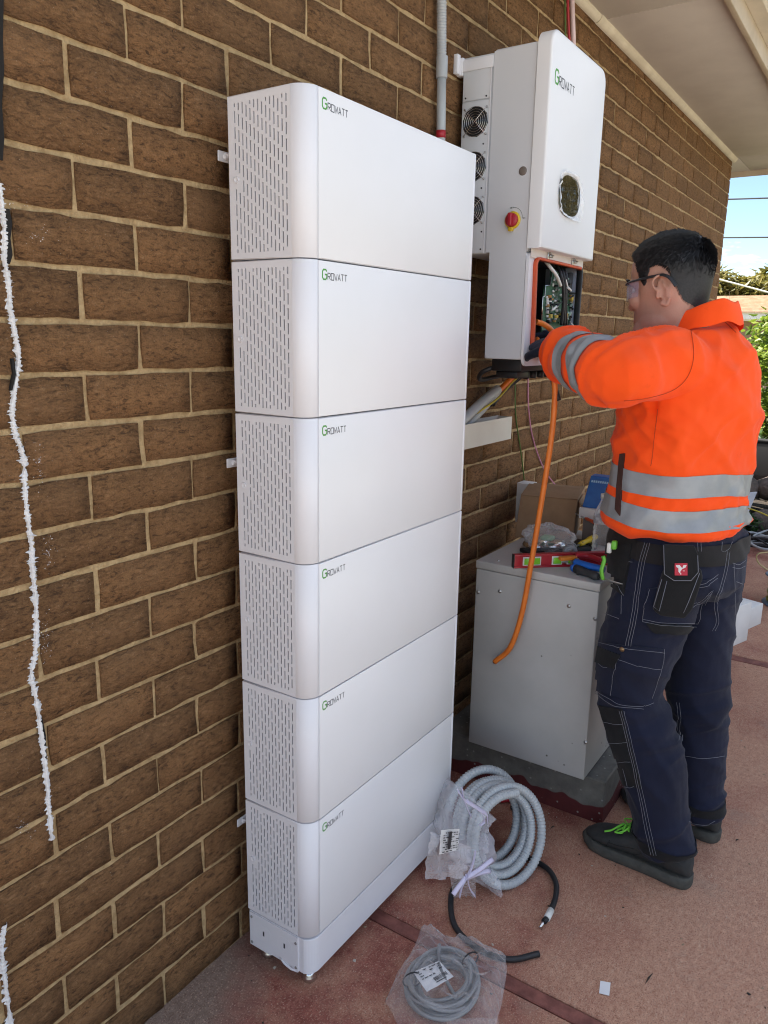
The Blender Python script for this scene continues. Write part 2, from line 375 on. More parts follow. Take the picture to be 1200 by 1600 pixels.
def plinth_mat():
    mt, n, b = node_mat('plinth_concrete'); v = coords(n, 'World')
    c = ramp(n, noisef(n, v, 14, 6, .65), (.3, (.105, .10, .088)), (.7, (.19, .18, .155)))
    z = N(n, 'ShaderNodeSeparateXYZ'); L(n, v, z.inputs[0])
    a = N(n, 'ShaderNodeMath', operation='MULTIPLY_ADD'); L(n, noisef(n, coords(n, 'World', (1, 1, .4)), 7, 2), a.inputs[0]); a.inputs[1].default_value = -.11; L(n, z.outputs['Z'], a.inputs[2])
    c = mixc(n, ramp(n, a.outputs[0], (-.018, (1, 1, 1)), (-.012, (0, 0, 0))), c, mixc(n, noisef(n, v, 30), (.12, .018, .018), (.075, .013, .013)))
    vo = N(n, 'ShaderNodeTexVoronoi', Scale=40.); L(n, v, vo.inputs['Vector'])
    c = mixc(n, ramp(n, vo.outputs['Distance'], (.08, (.7, .7, .7)), (.16, (0, 0, 0))), c, (.36, .35, .32))
    L(n, c, b.inputs['Base Color']); b.inputs['Roughness'].default_value = .85
    bn = N(n, 'ShaderNodeBump', Strength=.5, Distance=.004); L(n, noisef(n, v, 70, 6), bn.inputs['Height']); L(n, bn.outputs['Normal'], b.inputs['Normal'])
    return mt
PLINTH = plinth_mat()
def film_mat(name, tint=(.9, .9, .92), clear=.72, rough=.12, bs=45., bd=.006):
    mt, n, b = node_mat(name); b.inputs['Base Color'].default_value = C4(tint); b.inputs['Roughness'].default_value = rough; b.inputs['Specular IOR Level'].default_value = .7
    v = coords(n); bn = N(n, 'ShaderNodeBump', Strength=.8, Distance=bd); L(n, noisef(n, v, bs, 4, .6, 1.5), bn.inputs['Height']); L(n, bn.outputs['Normal'], b.inputs['Normal'])
    tr = N(n, 'ShaderNodeBsdfTransparent'); ms = N(n, 'ShaderNodeMixShader')
    lw = N(n, 'ShaderNodeLayerWeight', Blend=.3)
    mr = N(n, 'ShaderNodeMapRange'); mr.inputs['To Min'].default_value = 1 - clear; mr.inputs['To Max'].default_value = min(1, 1.45 - clear); L(n, lw.outputs['Facing'], mr.inputs['Value'])
    L(n, mr.outputs['Result'], ms.inputs['Fac']); L(n, tr.outputs[0], ms.inputs[1]); L(n, b.outputs[0], ms.inputs[2])
    L(n, ms.outputs[0], n.nodes['Material Output'].inputs['Surface']); return mt
FILM = film_mat('clear_film', clear=.84); WRAP = film_mat('crumpled_wrap', (.88, .88, .93), .80, .06, 24, .010)
BAGM = film_mat('poly_bag', (.90, .88, .87), .905, .05, 30, .010)
def leaf_mat(name, c1, c2):
    mt, n, b = node_mat(name); g = N(n, 'ShaderNodeNewGeometry')
    L(n, ramp(n, g.outputs['Random Per Island'], (0, c1), (1, c2)), b.inputs['Base Color']); b.inputs['Roughness'].default_value = .5
    tl = N(n, 'ShaderNodeBsdfTranslucent'); L(n, ramp(n, g.outputs['Random Per Island'], (0, c1), (1, c2)), tl.inputs['Color'])
    ms = N(n, 'ShaderNodeMixShader'); ms.inputs['Fac'].default_value = .4; L(n, b.outputs[0], ms.inputs[1]); L(n, tl.outputs[0], ms.inputs[2])
    L(n, ms.outputs[0], n.nodes['Material Output'].inputs['Surface']); return mt
LEAF1 = leaf_mat('bush_leaf', (.08, .15, .015), (.24, .30, .035)); LEAF2 = leaf_mat('tree_leaf', (.10, .10, .02), (.20, .17, .04))
LEAF3 = leaf_mat('ivy_leaf', (.02, .055, .012), (.05, .10, .02)); BARK = mat('bark', (.13, .09, .06), .9, bump=.5, bs=40, bd=.01)

# ------------------------------------------------------------------ setting: ground, patio, garden bed
gm_ = MB(); gm_.add([(-400, -400, -.06), (700, -400, -.06), (700, 400, -.06), (-400, 400, -.06)], [(0, 1, 2, 3)])
gm_.build('ground', mat('dry_lawn', (.16, .16, .06), .95, col2=(.12, .10, .05), ns=.8, kind='World'), kind='structure')
pt = MB(); pt.box((-5, -2.4, -.055), (4.9, .20, -.007))
patio = pt.build('patio', JOINT, kind='structure')
WY = .0546
for x0, x1, mt in [(-5, .267, PATIO), (.2705, .309, REDSTRIP), (.3115, 2.602, PATIO), (2.608, 2.668, REDSTRIP), (2.674, 4.88, PATIO)]:
    for y0, y1 in [(-2.4, .19)]:
        s = MB(); s.box((x0, y0, -.05), (x1, y1, 0), .003, 1, smooth=False); s.build('slab', mt, patio)
dw = MB(); dw.box((-16, -13, -.05), (4.9, -2.405, -.012)); dw.box((-16, -2.404, -.05), (-5.002, 12, -.012))  # unseen pale paving, added to bounce sunlight onto the shaded wall and stack
dw.build('bounce_paving', mat('pale_concrete', (.42, .405, .38), .9, col2=(.35, .335, .31), ns=1.3, bump=.3, bs=60, bd=.003, kind='World'), kind='structure')
gb = MB(); R_ = []
for i in range(34):
    x = 4.9 + i * .22
    R_.append([Vector((x, y, min(.16, (x - 4.9) * .25) + .05 * noise.noise(Vector((x * 2, y * 2, 0))) - .03)) for y in np.linspace(-4.5, 4.5, 46)])
gb.rings(R_, closed=False, cap=False)
gb.build('garden_bed', mat('garden_soil', (.045, .032, .022), .95, col2=(.02, .015, .011), ns=14, bump=.9, bs=50, bd=.02, kind='World'), kind='structure')

# ------------------------------------------------------------------ the brick house
house = thing('brick_house', 'brown rough faced brick house wall with pale mortar under a cream eave', 'house', (1.5, WY, 0))
ZT = 2.66; XR = 4.80; XL = -1.7  # left end placed out of view so sunlit ground beyond bounces light in
wl = MB(); wl.box((XL, WY + .005, -.05), (XR - .006, WY + .11, ZT + .02))
wall = wl.build('wall', MORTAR, house)
sw = MB(); sw.box((XR - .11, WY + .1102, -.05), (XR - .004, 9, ZT + .02)); sw.box((XL + .004, WY + .1102, -.05), (XL + .11, 9, ZT + .02)); sw.box((XL + .1102, 8.9, -.05), (XR - .1102, 9, ZT + .02))
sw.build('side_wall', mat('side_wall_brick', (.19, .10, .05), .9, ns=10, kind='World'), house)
CO, BL = .08705, .2395
def brick_mesh(hw, seed):
    """one rough faced brick: origin at the middle of its front face, 8 face cells, ragged outline"""
    r = random.Random(seed); nx, nz = 7, 3; V = []; hh = (CO - .0100) / 2
    for j in range(nz):
        for i in range(nx):
            e = (i in (0, nx - 1)) or (j in (0, nz - 1))
            x = -hw + 2 * hw * i / (nx - 1) + r.uniform(-1, 1) * (.0018 if e else .006); z = -hh + 2 * hh * j / (nz - 1) + r.uniform(-1, 1) * (.0021 if e else .006)
            V.append((x, (.0022 if e else 0) + r.uniform(-.0012, .0012), z))
    F = [(j * nx + i, j * nx + i + 1, (j + 1) * nx + i + 1, (j + 1) * nx + i) for j in range(nz - 1) for i in range(nx - 1)]
    bd = [i for i in range(nx)] + [nx - 1 + nx * j for j in range(1, nz)] + [nx * (nz - 1) + i for i in range(nx - 2, -1, -1)] + [nx * j for j in range(nz - 2, 0, -1)]
    o = len(V); V += [(V[k][0], .02, V[k][2]) for k in bd]; q = len(bd)
    F += [(bd[k], o + k, o + (k + 1) % q, bd[(k + 1) % q]) for k in range(q)]
    return V, F
variants = [brick_mesh((BL - .0105) / 2, k) for k in range(9)]
vmesh = []
for k, (V, F) in enumerate(variants):
    me = bpy.data.meshes.new('brick'); me.from_pydata(V, [], F); me.polygons.foreach_set('use_smooth', [i < 12 for i in range(len(F))]); me.update(); me.materials.append(BRICK); vmesh.append(me)
def hidden(u, v):
    if not (-40 < u < 1240 and -40 < v < 1640): return True
    if 372 < u < 700 and v > 175 + (u - 372) * .25: return True     # behind the battery stack
    return u > 985 and v > 395 and v < 1300                          # behind the worker
cand = []; rest = []
for row in range(31):
    zc = .0395 + CO * row + .002
    if zc > ZT + .02: break
    off = (-.1855 if row % 2 == 0 else -.3053) + (zc - 1.3) * .017
    off += random.uniform(-.004, .004)
    x = off - BL * 12
    while x < XR:
        a, bb = max(x, XL), min(x + BL, XR + .004)
        if bb - a > .03:
            jx = random.uniform(-.002, .002)
            P = ((a + bb) / 2 + jx, WY + random.uniform(-.0016, .0016), zc + random.uniform(-.001, .001))
            u, v, d = pix(P); full = abs(bb - a - BL) < 1e-4
            (rest if (d < .1 or hidden(u, v)) else cand).append((d, P, (bb - a - .0105) / 2, random.randrange(9)))
        x += BL
cand.sort(key=lambda t: t[0])
for d, P, hw, k in cand[:298]:
    o = bpy.data.objects.new('brick', vmesh[k]); COL.objects.link(o); o.parent = wall
    o.location = P; o.scale = (hw / ((BL - .0105) / 2), 1, 1); o.rotation_euler = (random.uniform(-.008, .008), random.uniform(-.004, .004), random.uniform(-.006, .006))
V = []; F = []; rn = []
for d, P, hw, k in cand[298:] + rest:
    v, f = variants[k]; o = len(V); sx = hw / ((BL - .0105) / 2); q = random.random()
    V += [(P[0] + a[0] * sx, P[1] + a[1], P[2] + a[2]) for a in v]; F += [tuple(i + o for i in g) for g in f]; rn += [q] * len(v)
me = bpy.data.meshes.new('far_bricks'); me.from_pydata(V, [], F); me.update(); a_ = me.attributes.new('rnd', 'FLOAT', 'POINT'); a_.data.foreach_set('value', rn)
put('distant_bricks', me, BRICK, wall, kind='stuff')
# eave: soffit panels, quarter-round moulding, fascia, gutter, roof
def part(name, parent, mt, *boxes, bev=0.):
    mb = MB()
    for lo, hi in boxes: mb.box(lo, hi, bev)
    return mb.build(name, mt, parent)
EY, EX = -.405, 5.26
sof = part('soffit', house, SOFFIT, ((XL - .3, EY, ZT + .012), (EX, WY + .2, ZT + .03)))
for x0, x1, y0, y1 in [(XL - .3, -.1, EY, WY - .002), (-.096, 2.072, EY, WY - .002), (2.076, XR - .02, EY, WY - .002), (XR - .016, EX, EY, WY - .04), (XR - .0, EX, WY - .035, 9.3)]:
    part('soffit_panel', sof, SOFFIT, ((x0, y0, ZT + .001), (x1, y1, ZT + .0115)), bev=.002)
mo = MB(); prof = [(0, 0)] + [(-.024 * math.cos(t), -.024 * math.sin(t)) for t in np.linspace(0, PI / 2, 6)]
mo.prism([(XL, WY - .004 + a, ZT + .0005 + b) for a, b in prof], (2.02 - XL - .001, 0, 0)); mo.prism([(2.022, WY - .004 + a * 1.12, ZT + .0005 + b * 1.1) for a, b in prof], (XR + .004 - 2.022, 0, 0))
mo.build('moulding', TRIM, house)
for lo, hi in [((XL - .5, EY - .024, ZT - .035), (EX + .024, EY - .001, ZT + .15)), ((EX + .001, EY, ZT - .035), (EX + .024, 9.4, ZT + .15))]:
    part('fascia', house, FASCIA, (lo, hi), bev=.003)
gt = MB(); gp = [(0, 0), (-.055, 0), (-.085, .02), (-.10, .05), (-.10, .09), (-.094, .09), (-.094, .052), (-.08, .025), (-.053, .006), (0, .006)]
gt.prism([(XL - .5, EY - .025 + a, ZT + .035 + b) for a, b in gp], (EX + .12 - XL + .5, 0, 0)); gt.prism([(EX + .025 - a, EY - .12, ZT + .035 + b) for a, b in gp], (0, 9.5, 0))
gt.build('gutter', mat('gutter_paint', (.70, .62, .48), .45, kind='World'), house)
rf = MB(); z0 = ZT + .135; x0, x1, y0, y1 = XL - .55, EX + .06, EY - .06, 9.45; zr = z0 + 4.6 * math.tan(math.radians(21)); ym = (y0 + y1) / 2
A = [(x0, y0, z0), (x1, y0, z0), (x1, y1, z0), (x0, y1, z0), (x0, ym, zr), (x1 - 3.6, ym, zr - .3)]
rf.add(A + [(a, b, c - .03) for a, b, c in A[:4]], [(0, 1, 5, 4), (1, 2, 5), (2, 3, 4, 5), (3, 0, 4), (6, 9, 8, 7), (0, 6, 7, 1), (1, 7, 8, 2), (2, 8, 9, 3), (3, 9, 6, 0)])
TILE = mat('roof_tile', (.42, .22, .13), .8, col2=(.33, .16, .09), ns=9, bump=.6, bs=14, bd=.03, kind='World')
rf.build('roof', TILE, house)
# crack filler squeezed into the stepped wall crack, and the dark open joint beside it
SEAL = mat('white_sealant', (.80, .80, .80), .7, col2=(.66, .66, .66), ns=40, bump=.7, bs=160, bd=.004)
def bead(pts, r0, seed):
    """chalky ragged smear: a low ridge whose two edges are torn irregularly"""
    rr = random.Random(seed); mb = MB(); P = catmull([ony(u, v, WY - .0028) for u, v in pts], 26); R = []
    for i, p in enumerate(P):
        q = noise.noise(Vector((i * .13, seed, 0))); q2 = noise.noise(Vector((i * .55, seed, 5)))
        base = r0 * max(.22, 1 + .9 * q + .5 * q2); cx = p.x + q2 * .0022
        tl = base * (.62 + 1.1 * rr.random() ** 3 + .35 * noise.noise(Vector((i * .3, 3, seed)))); tr = base * (.62 + 1.1 * rr.random() ** 3 + .35 * noise.noise(Vector((i * .3, 8, seed))))
        h = .0012 + .0030 * max(0, .5 + q2) * rr.uniform(.5, 1)
        z = p.z + rr.uniform(-.0006, .0006)
        R.append([Vector((cx - tl, WY + .0005, z + rr.uniform(-.002, .002))), Vector((cx - base * .5, WY - .002 - h * .7, z)), Vector((cx + rr.uniform(-.3, .3) * base, WY - .002 - h, z)), Vector((cx + base * .5, WY - .002 - h * .7, z)), Vector((cx + tr, WY + .0005, z + rr.uniform(-.002, .002)))])
    mb.rings(R, closed=False, cap=False, smooth=False)
    return mb
bead([(0, 286), (5, 330), (9, 372), (8, 404), (14, 440), (17, 480), (24, 520), (30, 560), (24, 610), (20, 645), (26, 680), (38, 715), (40, 760), (43, 800), (50, 850), (52, 890), (56, 930), (58, 980), (56, 1022), (50, 1056), (57, 1090), (66, 1150), (74, 1215), (77, 1260), (82, 1312)], .0052, 3).build('sealant_bead', SEAL, wall)
sm_ = MB(); rs_ = random.Random(41)
for u, v, ru, rv, n_ in ((62, 725, 9, 34, 46), (75, 865, 9, 34, 46), (72, 1000, 10, 34, 46), (38, 1290, 20, 14, 40), (60, 370, 26, 22, 24), (18, 320, 30, 8, 22)):
    for _ in range(n_):
        p = ony(u + rs_.gauss(0, 1) * ru * .5, v + rs_.gauss(0, 1) * rv * .5, WY - .0025); s = rs_.choice((.0004, .0005, .0007, .0011)); k_ = rs_.randrange(4, 7); a0 = rs_.random() * 6
        sm_.add([(p.x + s * rs_.uniform(.5, 1.2) * math.cos(a0 + 2 * PI * j / k_), p.y - .0006 * (j % 2), p.z + s * rs_.uniform(.5, 1.2) * math.sin(a0 + 2 * PI * j / k_)) for j in range(k_)], [tuple(range(k_))])
sm_.build('sealant_specks', SEAL, wall, kind='stuff')
bead([(9, 1445), (4, 1480), (8, 1530), (16, 1590), (22, 1650)], .0050, 9).build('sealant_bead', SEAL, wall)
DK = mat('open_joint_black', (.012, .010, .009), .9)
def strip(pts, wd):
    ck = MB()
    P = [ony(u, v, WY - .0035) for u, v in pts]; vs = []
    for i, p in enumerate(P):
        q = wd * (1 + .4 * noise.noise(Vector((i * 1.3, 2, 0)))); vs += [(p.x - q, p.y, p.z), (p.x + q, p.y, p.z), (p.x + q, p.y + .006, p.z), (p.x - q, p.y + .006, p.z)]
    ck.add(vs, [(i * 4 + a, i * 4 + b, i * 4 + 4 + b, i * 4 + 4 + a) for i in range(len(P) - 1) for a, b in ((0, 1), (1, 2), (3, 0))]); ck.build('crack', DK, wall)
strip([(2, -30), (0, 60), (3, 110), (-1, 160), (3, 215), (0, 250)], .0042); strip([(11, 326), (15, 350), (13, 372), (16, 398), (12, 412)], .0042); strip([(20, 560), (23, 585), (18, 610)], .002); strip([(64, 1120), (70, 1150), (72, 1190)], .002)

# ------------------------------------------------------------------ battery stack
BW, BD, BH, BT = .65, .188, .2935, 1.893
def foot_outline(r1=.035, r2=.011, n=8):
    """plan outline of the casing from the back left corner round the front to the back right"""
    p = [(0, 0), (0, -BD + r1)]
    p += [(r1 - r1 * math.cos(t), -BD + r1 - r1 * math.sin(t)) for t in np.linspace(0, PI / 2, n + 1)[1:]]
    return p
def module_meshes():
    h = BH - .0022; out = {}
    # casing: top, bottom, back, curved left corner, right end; side plate with real slots
    mb = MB(); ol = foot_outline() + [(.0355, -BD + .004), (BW - .018, -BD + .004), (BW - .0175, -BD)]
    ol += [(BW - .011, -BD)] + [(BW - .011 + .011 * math.sin(t), -BD + .011 - .011 * math.cos(t)) for t in np.linspace(0, PI / 2, 5)[1:]] + [(BW, 0)]
    e = .0016                                                        # small eased edge top and bottom
    def ring(z, ins):
        o = []
        for x, y in ol:
            cx, cy = BW / 2, -BD / 2
            o.append(Vector((x + ins * (1 if x < cx else -1), y + ins * (1 if y < cy else -1), z)))
        return o
    R = [ring(-h, e), ring(-h + e, 0), ring(-e, 0), ring(0, e)]; k = len(ol)
    vs = [p for r in R for p in r]
    fs = [(i * k + q, i * k + (q + 1) % k, (i + 1) * k + (q + 1) % k, (i + 1) * k + q) for i in range(3) for q in range(k) if not (q == 0)]
    fs += [(i * k, i * k + 1, (i + 1) * k + 1, (i + 1) * k) for i in (0, 2)]
    mb.add(vs, fs, 0, True)
    mb.add(ring(0, e), [tuple(range(k))], 0, False); mb.add(ring(-h, e), [tuple(range(k))[::-1]], 0, False)
    # slotted side plate (x = 0), y from 0 to -BD+.035
    y0, y1 = 0., -BD + .035; n = 14; ya, yb = -.0125, -.1475; pit = (ya - yb) / n
    zt, zb = -e, -h + e; za, zz = -.0135, -.279
    def q(a, b, c, d, mi=0): mb.add([(0, a, c), (0, b, c), (0, b, d), (0, a, d)], [(0, 1, 2, 3)], mi, False)
    q(y0, ya, zt, zb); q(yb, y1, zt, zb); q(ya, yb, zt, za); q(ya, yb, zz, zb)
    hw = .00155
    for i in range(n):
        c = ya - pit * (i + .5); q(ya - pit * i, c + hw, za, zz); q(c - hw, ya - pit * (i + 1), za, zz)
        P = .0272; sl = .0205; z = za - ((i * 5) % 4) * P / 4 + P * .5; cur = za
        while z > zz - sl:
            a, b = min(za - .0005, z), max(zz + .0005, z - sl)
            if i in (0, 1) and a > -.147 - .0095 and b < -.147 + .0095:      # room for the lock cap
                if z > -.147: b = -.147 + .0095
                else: a = -.147 - .0095
            if a - b > .003 and a <= cur:
                q(c + hw, c - hw, cur, a)
                V = [(0, c + hw, a), (0, c - hw, a), (0, c - hw, b), (0, c + hw, b)]; W = [(.0022, y, zv) for _, y, zv in V]
                mb.add(V + W, [(0, 1, 5, 4), (1, 2, 6, 5), (2, 3, 7, 6), (3, 0, 4, 7)], 0, False); mb.add([(.0021, y, zv) for _, y, zv in V], [(0, 1, 2, 3)], 1, False)
                cur = b
            z -= P
        q(c + hw, c - hw, cur, zz)
    out['casing'] = mb.mesh('casing')
    f = MB(); f.box((.0358, -BD - .0004, -h + .0008), (BW - .0182, -BD + .0038, -.0008), .0009, 2); out['front_panel'] = f.mesh('front_panel')
    c = MB(); c.lathe([(.0001, .0009), (.0035, .0010), (.0047, .0022), (.0058, .0022), (.0062, .0004)], (0, -.019, -.147), (-1, 0, 0), 18); out['lock_cap'] = c.mesh('lock_cap')
    g = MB(); letters(g, 'G', (.046, -BD - .00055, -.034), (1, 0, 0), (0, 0, 1), .0175, .0130, .003, .0030); out['g'] = g.mesh('logo')
    g = MB(); letters(g, 'ROWATT', (.0622, -BD - .00055, -.034), (1, 0, 0), (0, 0, 1), .0118, .0079, .0026, .0017); out['rowatt'] = g.mesh('lettering')
    b = MB(); b.box((-.0, .001, -.104), (.052, .0035, -.082), .002, 2); b.box((.0405, .001, -.104), (.06, WY - .0, -.082), .0)
    b = MB(); b.box((.018, .0455, -.1035), (.075, .0485, -.0835), .003, 2); b.box((.072, .0005, -.1035), (.075, .0454, -.0835)); b.lathe([(.0001, .007), (.0052, .006), (.0058, 0)], (.036, .0454, -.0935), (0, -1, 0), 6, smooth=False); b.tube([(.030, .041, -.088), (.040, .038, -.092), (.046, .040, -.099)], .0022, 6)
    out['bracket'] = b.mesh('wall_bracket')
    return out
MM = module_meshes()
names = ['topmost', 'second from the top', 'third from the top', 'fourth from the top', 'fifth from the top', 'lowest']
extra = ['right under the open wall', 'directly below the topmost one', 'level with the cream trunking', 'level with the top of the grey cabinet', 'just above the lowest one', 'resting on the stack base above the floor']
batt = None
MLAB = ['white battery module with slotted side, topmost of the tall stack', 'white slotted battery module directly under the topmost one of the stack', 'third white battery module from the top, level with the cream trunking',
        'white battery module fourth from the top, level with the grey cabinet lid', 'white battery module second from the bottom of the tall stack', 'lowest white battery module, sitting on the stack base by the conduit coil']
for i in range(6):
    t = thing('battery_module', MLAB[i], 'battery', (0, 0, BT - BH * i - BH), 'stacked white battery modules')
    L0 = (0, 0, BT - BH * i)
    for nm, mk, mt in [('casing', 'casing', [WHITE, DARKHOLE]), ('front_panel', 'front_panel', WHITE2), ('lock_cap', 'lock_cap', WHITE)]:
        put(nm, MM[mk], mt, t, L0)
    lg = put('logo', MM['g'], GREENL, t, L0); put('lettering', MM['rowatt'], DARKL, lg, L0)
    if i in (0, 2, 5): put('wall_bracket', MM['bracket'], WHITE, t, L0 if i != 2 else (0, 0, L0[2] - .018))
zb = BT - 6 * BH
base = thing('battery_plinth', 'white plinth under the battery stack with two knockouts and chrome feet', 'plinth', (0, 0, 0))
mb = MB(); ol = foot_outline(); ol = ol + [(BW - .011, -BD)] + [(BW - .011 + .011 * math.sin(t), -BD + .011 - .011 * math.cos(t)) for t in np.linspace(0, PI / 2, 5)[1:]] + [(BW, 0)]
mb.prism([(x if x > .02 else max(x, .003), y, .038) for x, y in ol], (0, 0, zb - .0405), .0012); mb.build('casing', WHITE, base)
sp = MB(); sp.prism([(0.0, -.003, zb - .004), (0, -BD + .036, zb - .004), (0, -BD + .036, .036), (0, -BD + .052, .040), (0, -BD + .066, .050), (0, -.085, .050), (0, -.068, .038), (0, -.003, .038)], (.0035, 0, 0), .0008)
sp = sp.build('side_plate', WHITE, base)
for y in (-.048, -.112):
    k = MB(); k.lathe([(.0228, 0), (.0228, .0005), (.0220, .0005), (.0220, 0)], (.0002, y, .088), (-1, 0, 0), 28, cap=False); k.lathe([(.0215, 0), (.0215, .0003), (.0001, .0003)], (.0002, y, .088), (-1, 0, 0), 28, smooth=False)
    k.box((-.0012, y - .002, .082), (-.0004, y + .002, .094), mi=1); k.build('knockout', [WHITE, DARKHOLE], sp)
for y, z in ((-.01, .117), (-.01, .047), (-.146, .112), (-.146, .047)):
    k = MB(); k.lathe([(.0001, .0016), (.003, .0014), (.0036, 0)], (.0, y, z), (-1, 0, 0), 10); k.build('screw', STEEL, sp)
lp = MB(); lp.tube([(.004, -.095, .046), (.002, -.11, .038), (.002, -.13, .034), (.004, -.148, .036)], .0035, 6); lp.build('cable_clip', WHITE, base)
for x, y in ((.033, -.032), (.033, -.158), (BW - .035, -.032), (BW - .035, -.158)):
    k = MB(); k.lathe([(.0001, 0), (.017, 0), (.0185, .003), (.0165, .010), (.0135, .016), (.0125, .020), (.008, .021), (.008, .04)], (x, y, 0), k=20); k.build('levelling_foot', CHROME, base)

# ------------------------------------------------------------------ inverter on the wall
inv = thing('inverter', 'white wall mounted inverter with open wiring compartment and red isolator knob', 'inverter', (1.17, WY, 1.39))
IX0, IX1 = .965, 1.385
mb = MB(); mb.box((IX0, -.19, 1.70), (IX1, -.062, 2.232), .007, 3); mb.build('body', LIGHTGREY, inv)
mb = MB(); mb.box((IX0 + .004, -.0615, 1.70), (IX1 - .004, .036, 2.226), .004); mb.box((1.06, .0365, 1.78), (1.30, WY - .001, 2.10)); mb.build('rear_housing', LIGHTGREY, inv)
# lower box: a hollow shell open at the front
lb = MB(); y0, y1 = -.19, -.072; z0, z1 = 1.402, 1.6985
lb.box((IX0, y0, z0), (IX0 + .012, y1, z1), .004); lb.box((IX1 - .012, y0, z0), (IX1, y1, z1), .004)
lb.box((IX0 + .0125, y0, z0), (IX1 - .0125, y1, z0 + .010), .003); lb.box((IX0 + .0125, y0, z1 - .010), (IX1 - .0125, y1, z1), .002); lb.box((IX0 + .0125, y1 - .008, z0 + .0105), (IX1 - .0125, y1, z1 - .0105))
lb.build('wiring_box', LIGHTGREY, inv)
def rrect(x0, x1, z0, z1, r, n=5):
    o = []
    for cx, cz, a in ((x1 - r, z1 - r, 0), (x0 + r, z1 - r, PI / 2), (x0 + r, z0 + r, PI), (x1 - r, z0 + r, 1.5 * PI)):
        o += [(cx + r * math.cos(a + t), cz + r * math.sin(a + t)) for t in np.linspace(0, PI / 2, n)]
    return o
def frame(mb, outer, inner, ya, yb, mi=0):
    k = len(outer)
    R = [[Vector((x, y, z)) for x, z in p] for p, y in ((outer, ya), (outer, yb), (inner, yb), (inner, ya))]
    mb.rings(R, True, False, True, mi, False)
fl = MB(); frame(fl, rrect(IX0 - .003, IX1 + .002, 1.384, 1.700, .026, 7), rrect(1.002, 1.370, 1.424, 1.684, .016, 7), -.1905, -.199); fl.build('white_flange', WHITE, inv)
hd = MB(); hd.box((IX0 + .004, -.2035, 1.684), (IX1 - .004, -.1995, 1.722), .001)
hd = hd.build('header_strip', mat('header_strip_paint', (.76, .70, .64), .5), inv)
for x in (1.075, 1.275):
    k = MB(); k.box((x, -.209, 1.687), (x + .008, -.204, 1.708), .001); k.box((x + .012, -.212, 1.694), (x + .030, -.204, 1.703), .002, mi=1); k.tube([(x + .004, -.211, 1.706), (x + .012, -.214, 1.702), (x + .028, -.214, 1.700)], .0022, 6, mi=1); k.build('latch', [CHROME, STEEL], hd)
# gasket lip
gk = MB(); oo = rrect(.998, 1.374, 1.420, 1.688, .020, 7); ii = rrect(1.0055, 1.3665, 1.4275, 1.6805, .014, 7)
def wob(p, y):
    x, z = p; return Vector((x + (.006 * math.sin((z - 1.41) * 19) if x < 1.05 else .003 * math.sin(z * 30)), y + .0025 * math.sin(z * 23 + x * 9), z))
R = [[wob(p, y) for p in pl] for pl, y in ((oo, -.1995), (oo, -.2075), (oo, -.210), (ii, -.210), (ii, -.2075), (ii, -.192))]
gk.rings(R, True, False, True, 0, True)
for i, f in enumerate(gk.f):
    c = sum((Vector(gk.v[j]) for j in f), Vector()) / 4
    if c.x > 1.36: gk.mi[i] = 1
gk.build('gasket', [ORGASK, mat('dark_grey_seal', (.055, .058, .062), .6)], inv)  # gasket faces on the right side are dark grey, the rest orange
# what is inside the open box
inn = MB(); inn.box((.978, -.082, 1.413), (1.372, -.0805, 1.687)); inn.box((.978, -.186, 1.413), (.9795, -.083, 1.687)); inn.box((.98, -.186, 1.6865), (1.371, -.083, 1.688)); inn.build('inner_lining', mat('inner_black', (.02, .02, .022), .6), inv)
inn = MB(); inn.box((1.366, -.189, 1.413), (1.3725, -.083, 1.686)); inn.build('inner_side', mat('inner_blue_grey', (.42, .47, .55), .5), inv)
BY = -.176
def bp_(u, v, y=BY): return ony(u, v, y)
pc = MB(); pc.prism([bp_(u, v) for u, v in ((846, 520), (897, 528), (899, 462), (886, 459), (886, 428), (861, 422), (860, 446), (851, 447), (849, 466))], (0, .003, 0))
pcb = pc.build('circuit_board', PCB, inv)
eg = MB(); eg.tube([bp_(u, v, BY - .004) for u, v in ((846, 503), (848, 464), (851, 463), (852, 446), (860, 446), (862, 424))], .0019, 6); eg.build('board_edge_rail', CHROME, pcb)
rr = random.Random(4)
for nm, mt, n, su, sv, dy in [('connector', CHIPW, 30, (1, 3), (1.5, 4.5), .007), ('relay', CHIPY, 7, (1.5, 2.6), (3, 7), .010), ('capacitor', BLACKP, 34, (1, 3), (1.5, 4), .010), ('chip', PCB, 40, (1.5, 6), (1, 4), .004), ('inductor', STEEL, 34, (.8, 2), (1, 3), .007), ('coil_winding', BEIGE, 9, (2, 3), (2, 5), .010), ('jumper', mat('pale_mint', (.34, .50, .42), .4), 26, (1, 3), (1, 3), .006)]:
    k = MB()
    for _ in range(n):
        u = rr.uniform(852, 894); v = rr.uniform(465 if u > 886 or u < 861 else 432, 506)
        if nm == 'connector' and _ < 6: u, v = 852 + .4 * (_ % 2), 466 + 6 * _
        if nm == 'relay' and _ < 5: u, v = 856 + 8.5 * _, 497
        a, b = bp_(u, v), bp_(u + rr.uniform(*su), v - rr.uniform(*sv)); d = dy * rr.uniform(.6, 1.2); k.box((a.x, BY - .0005 - d, min(a.z, b.z)), (max(b.x, a.x + .003), BY - .0002, max(a.z, b.z) + .001), .0008, 1)
    k.build(nm, mt, pcb, kind='stuff')
k = MB(); p_ = bp_(888, 440, -.165); k.lathe([(.001, 0), (.020, 0), (.022, .012), (.022, .06), (.001, .06)], (p_.x - .01, -.160, p_.z - .035), k=18); k.build('black_choke', mat('choke_wrap', (.05, .05, .055), .6), inv)
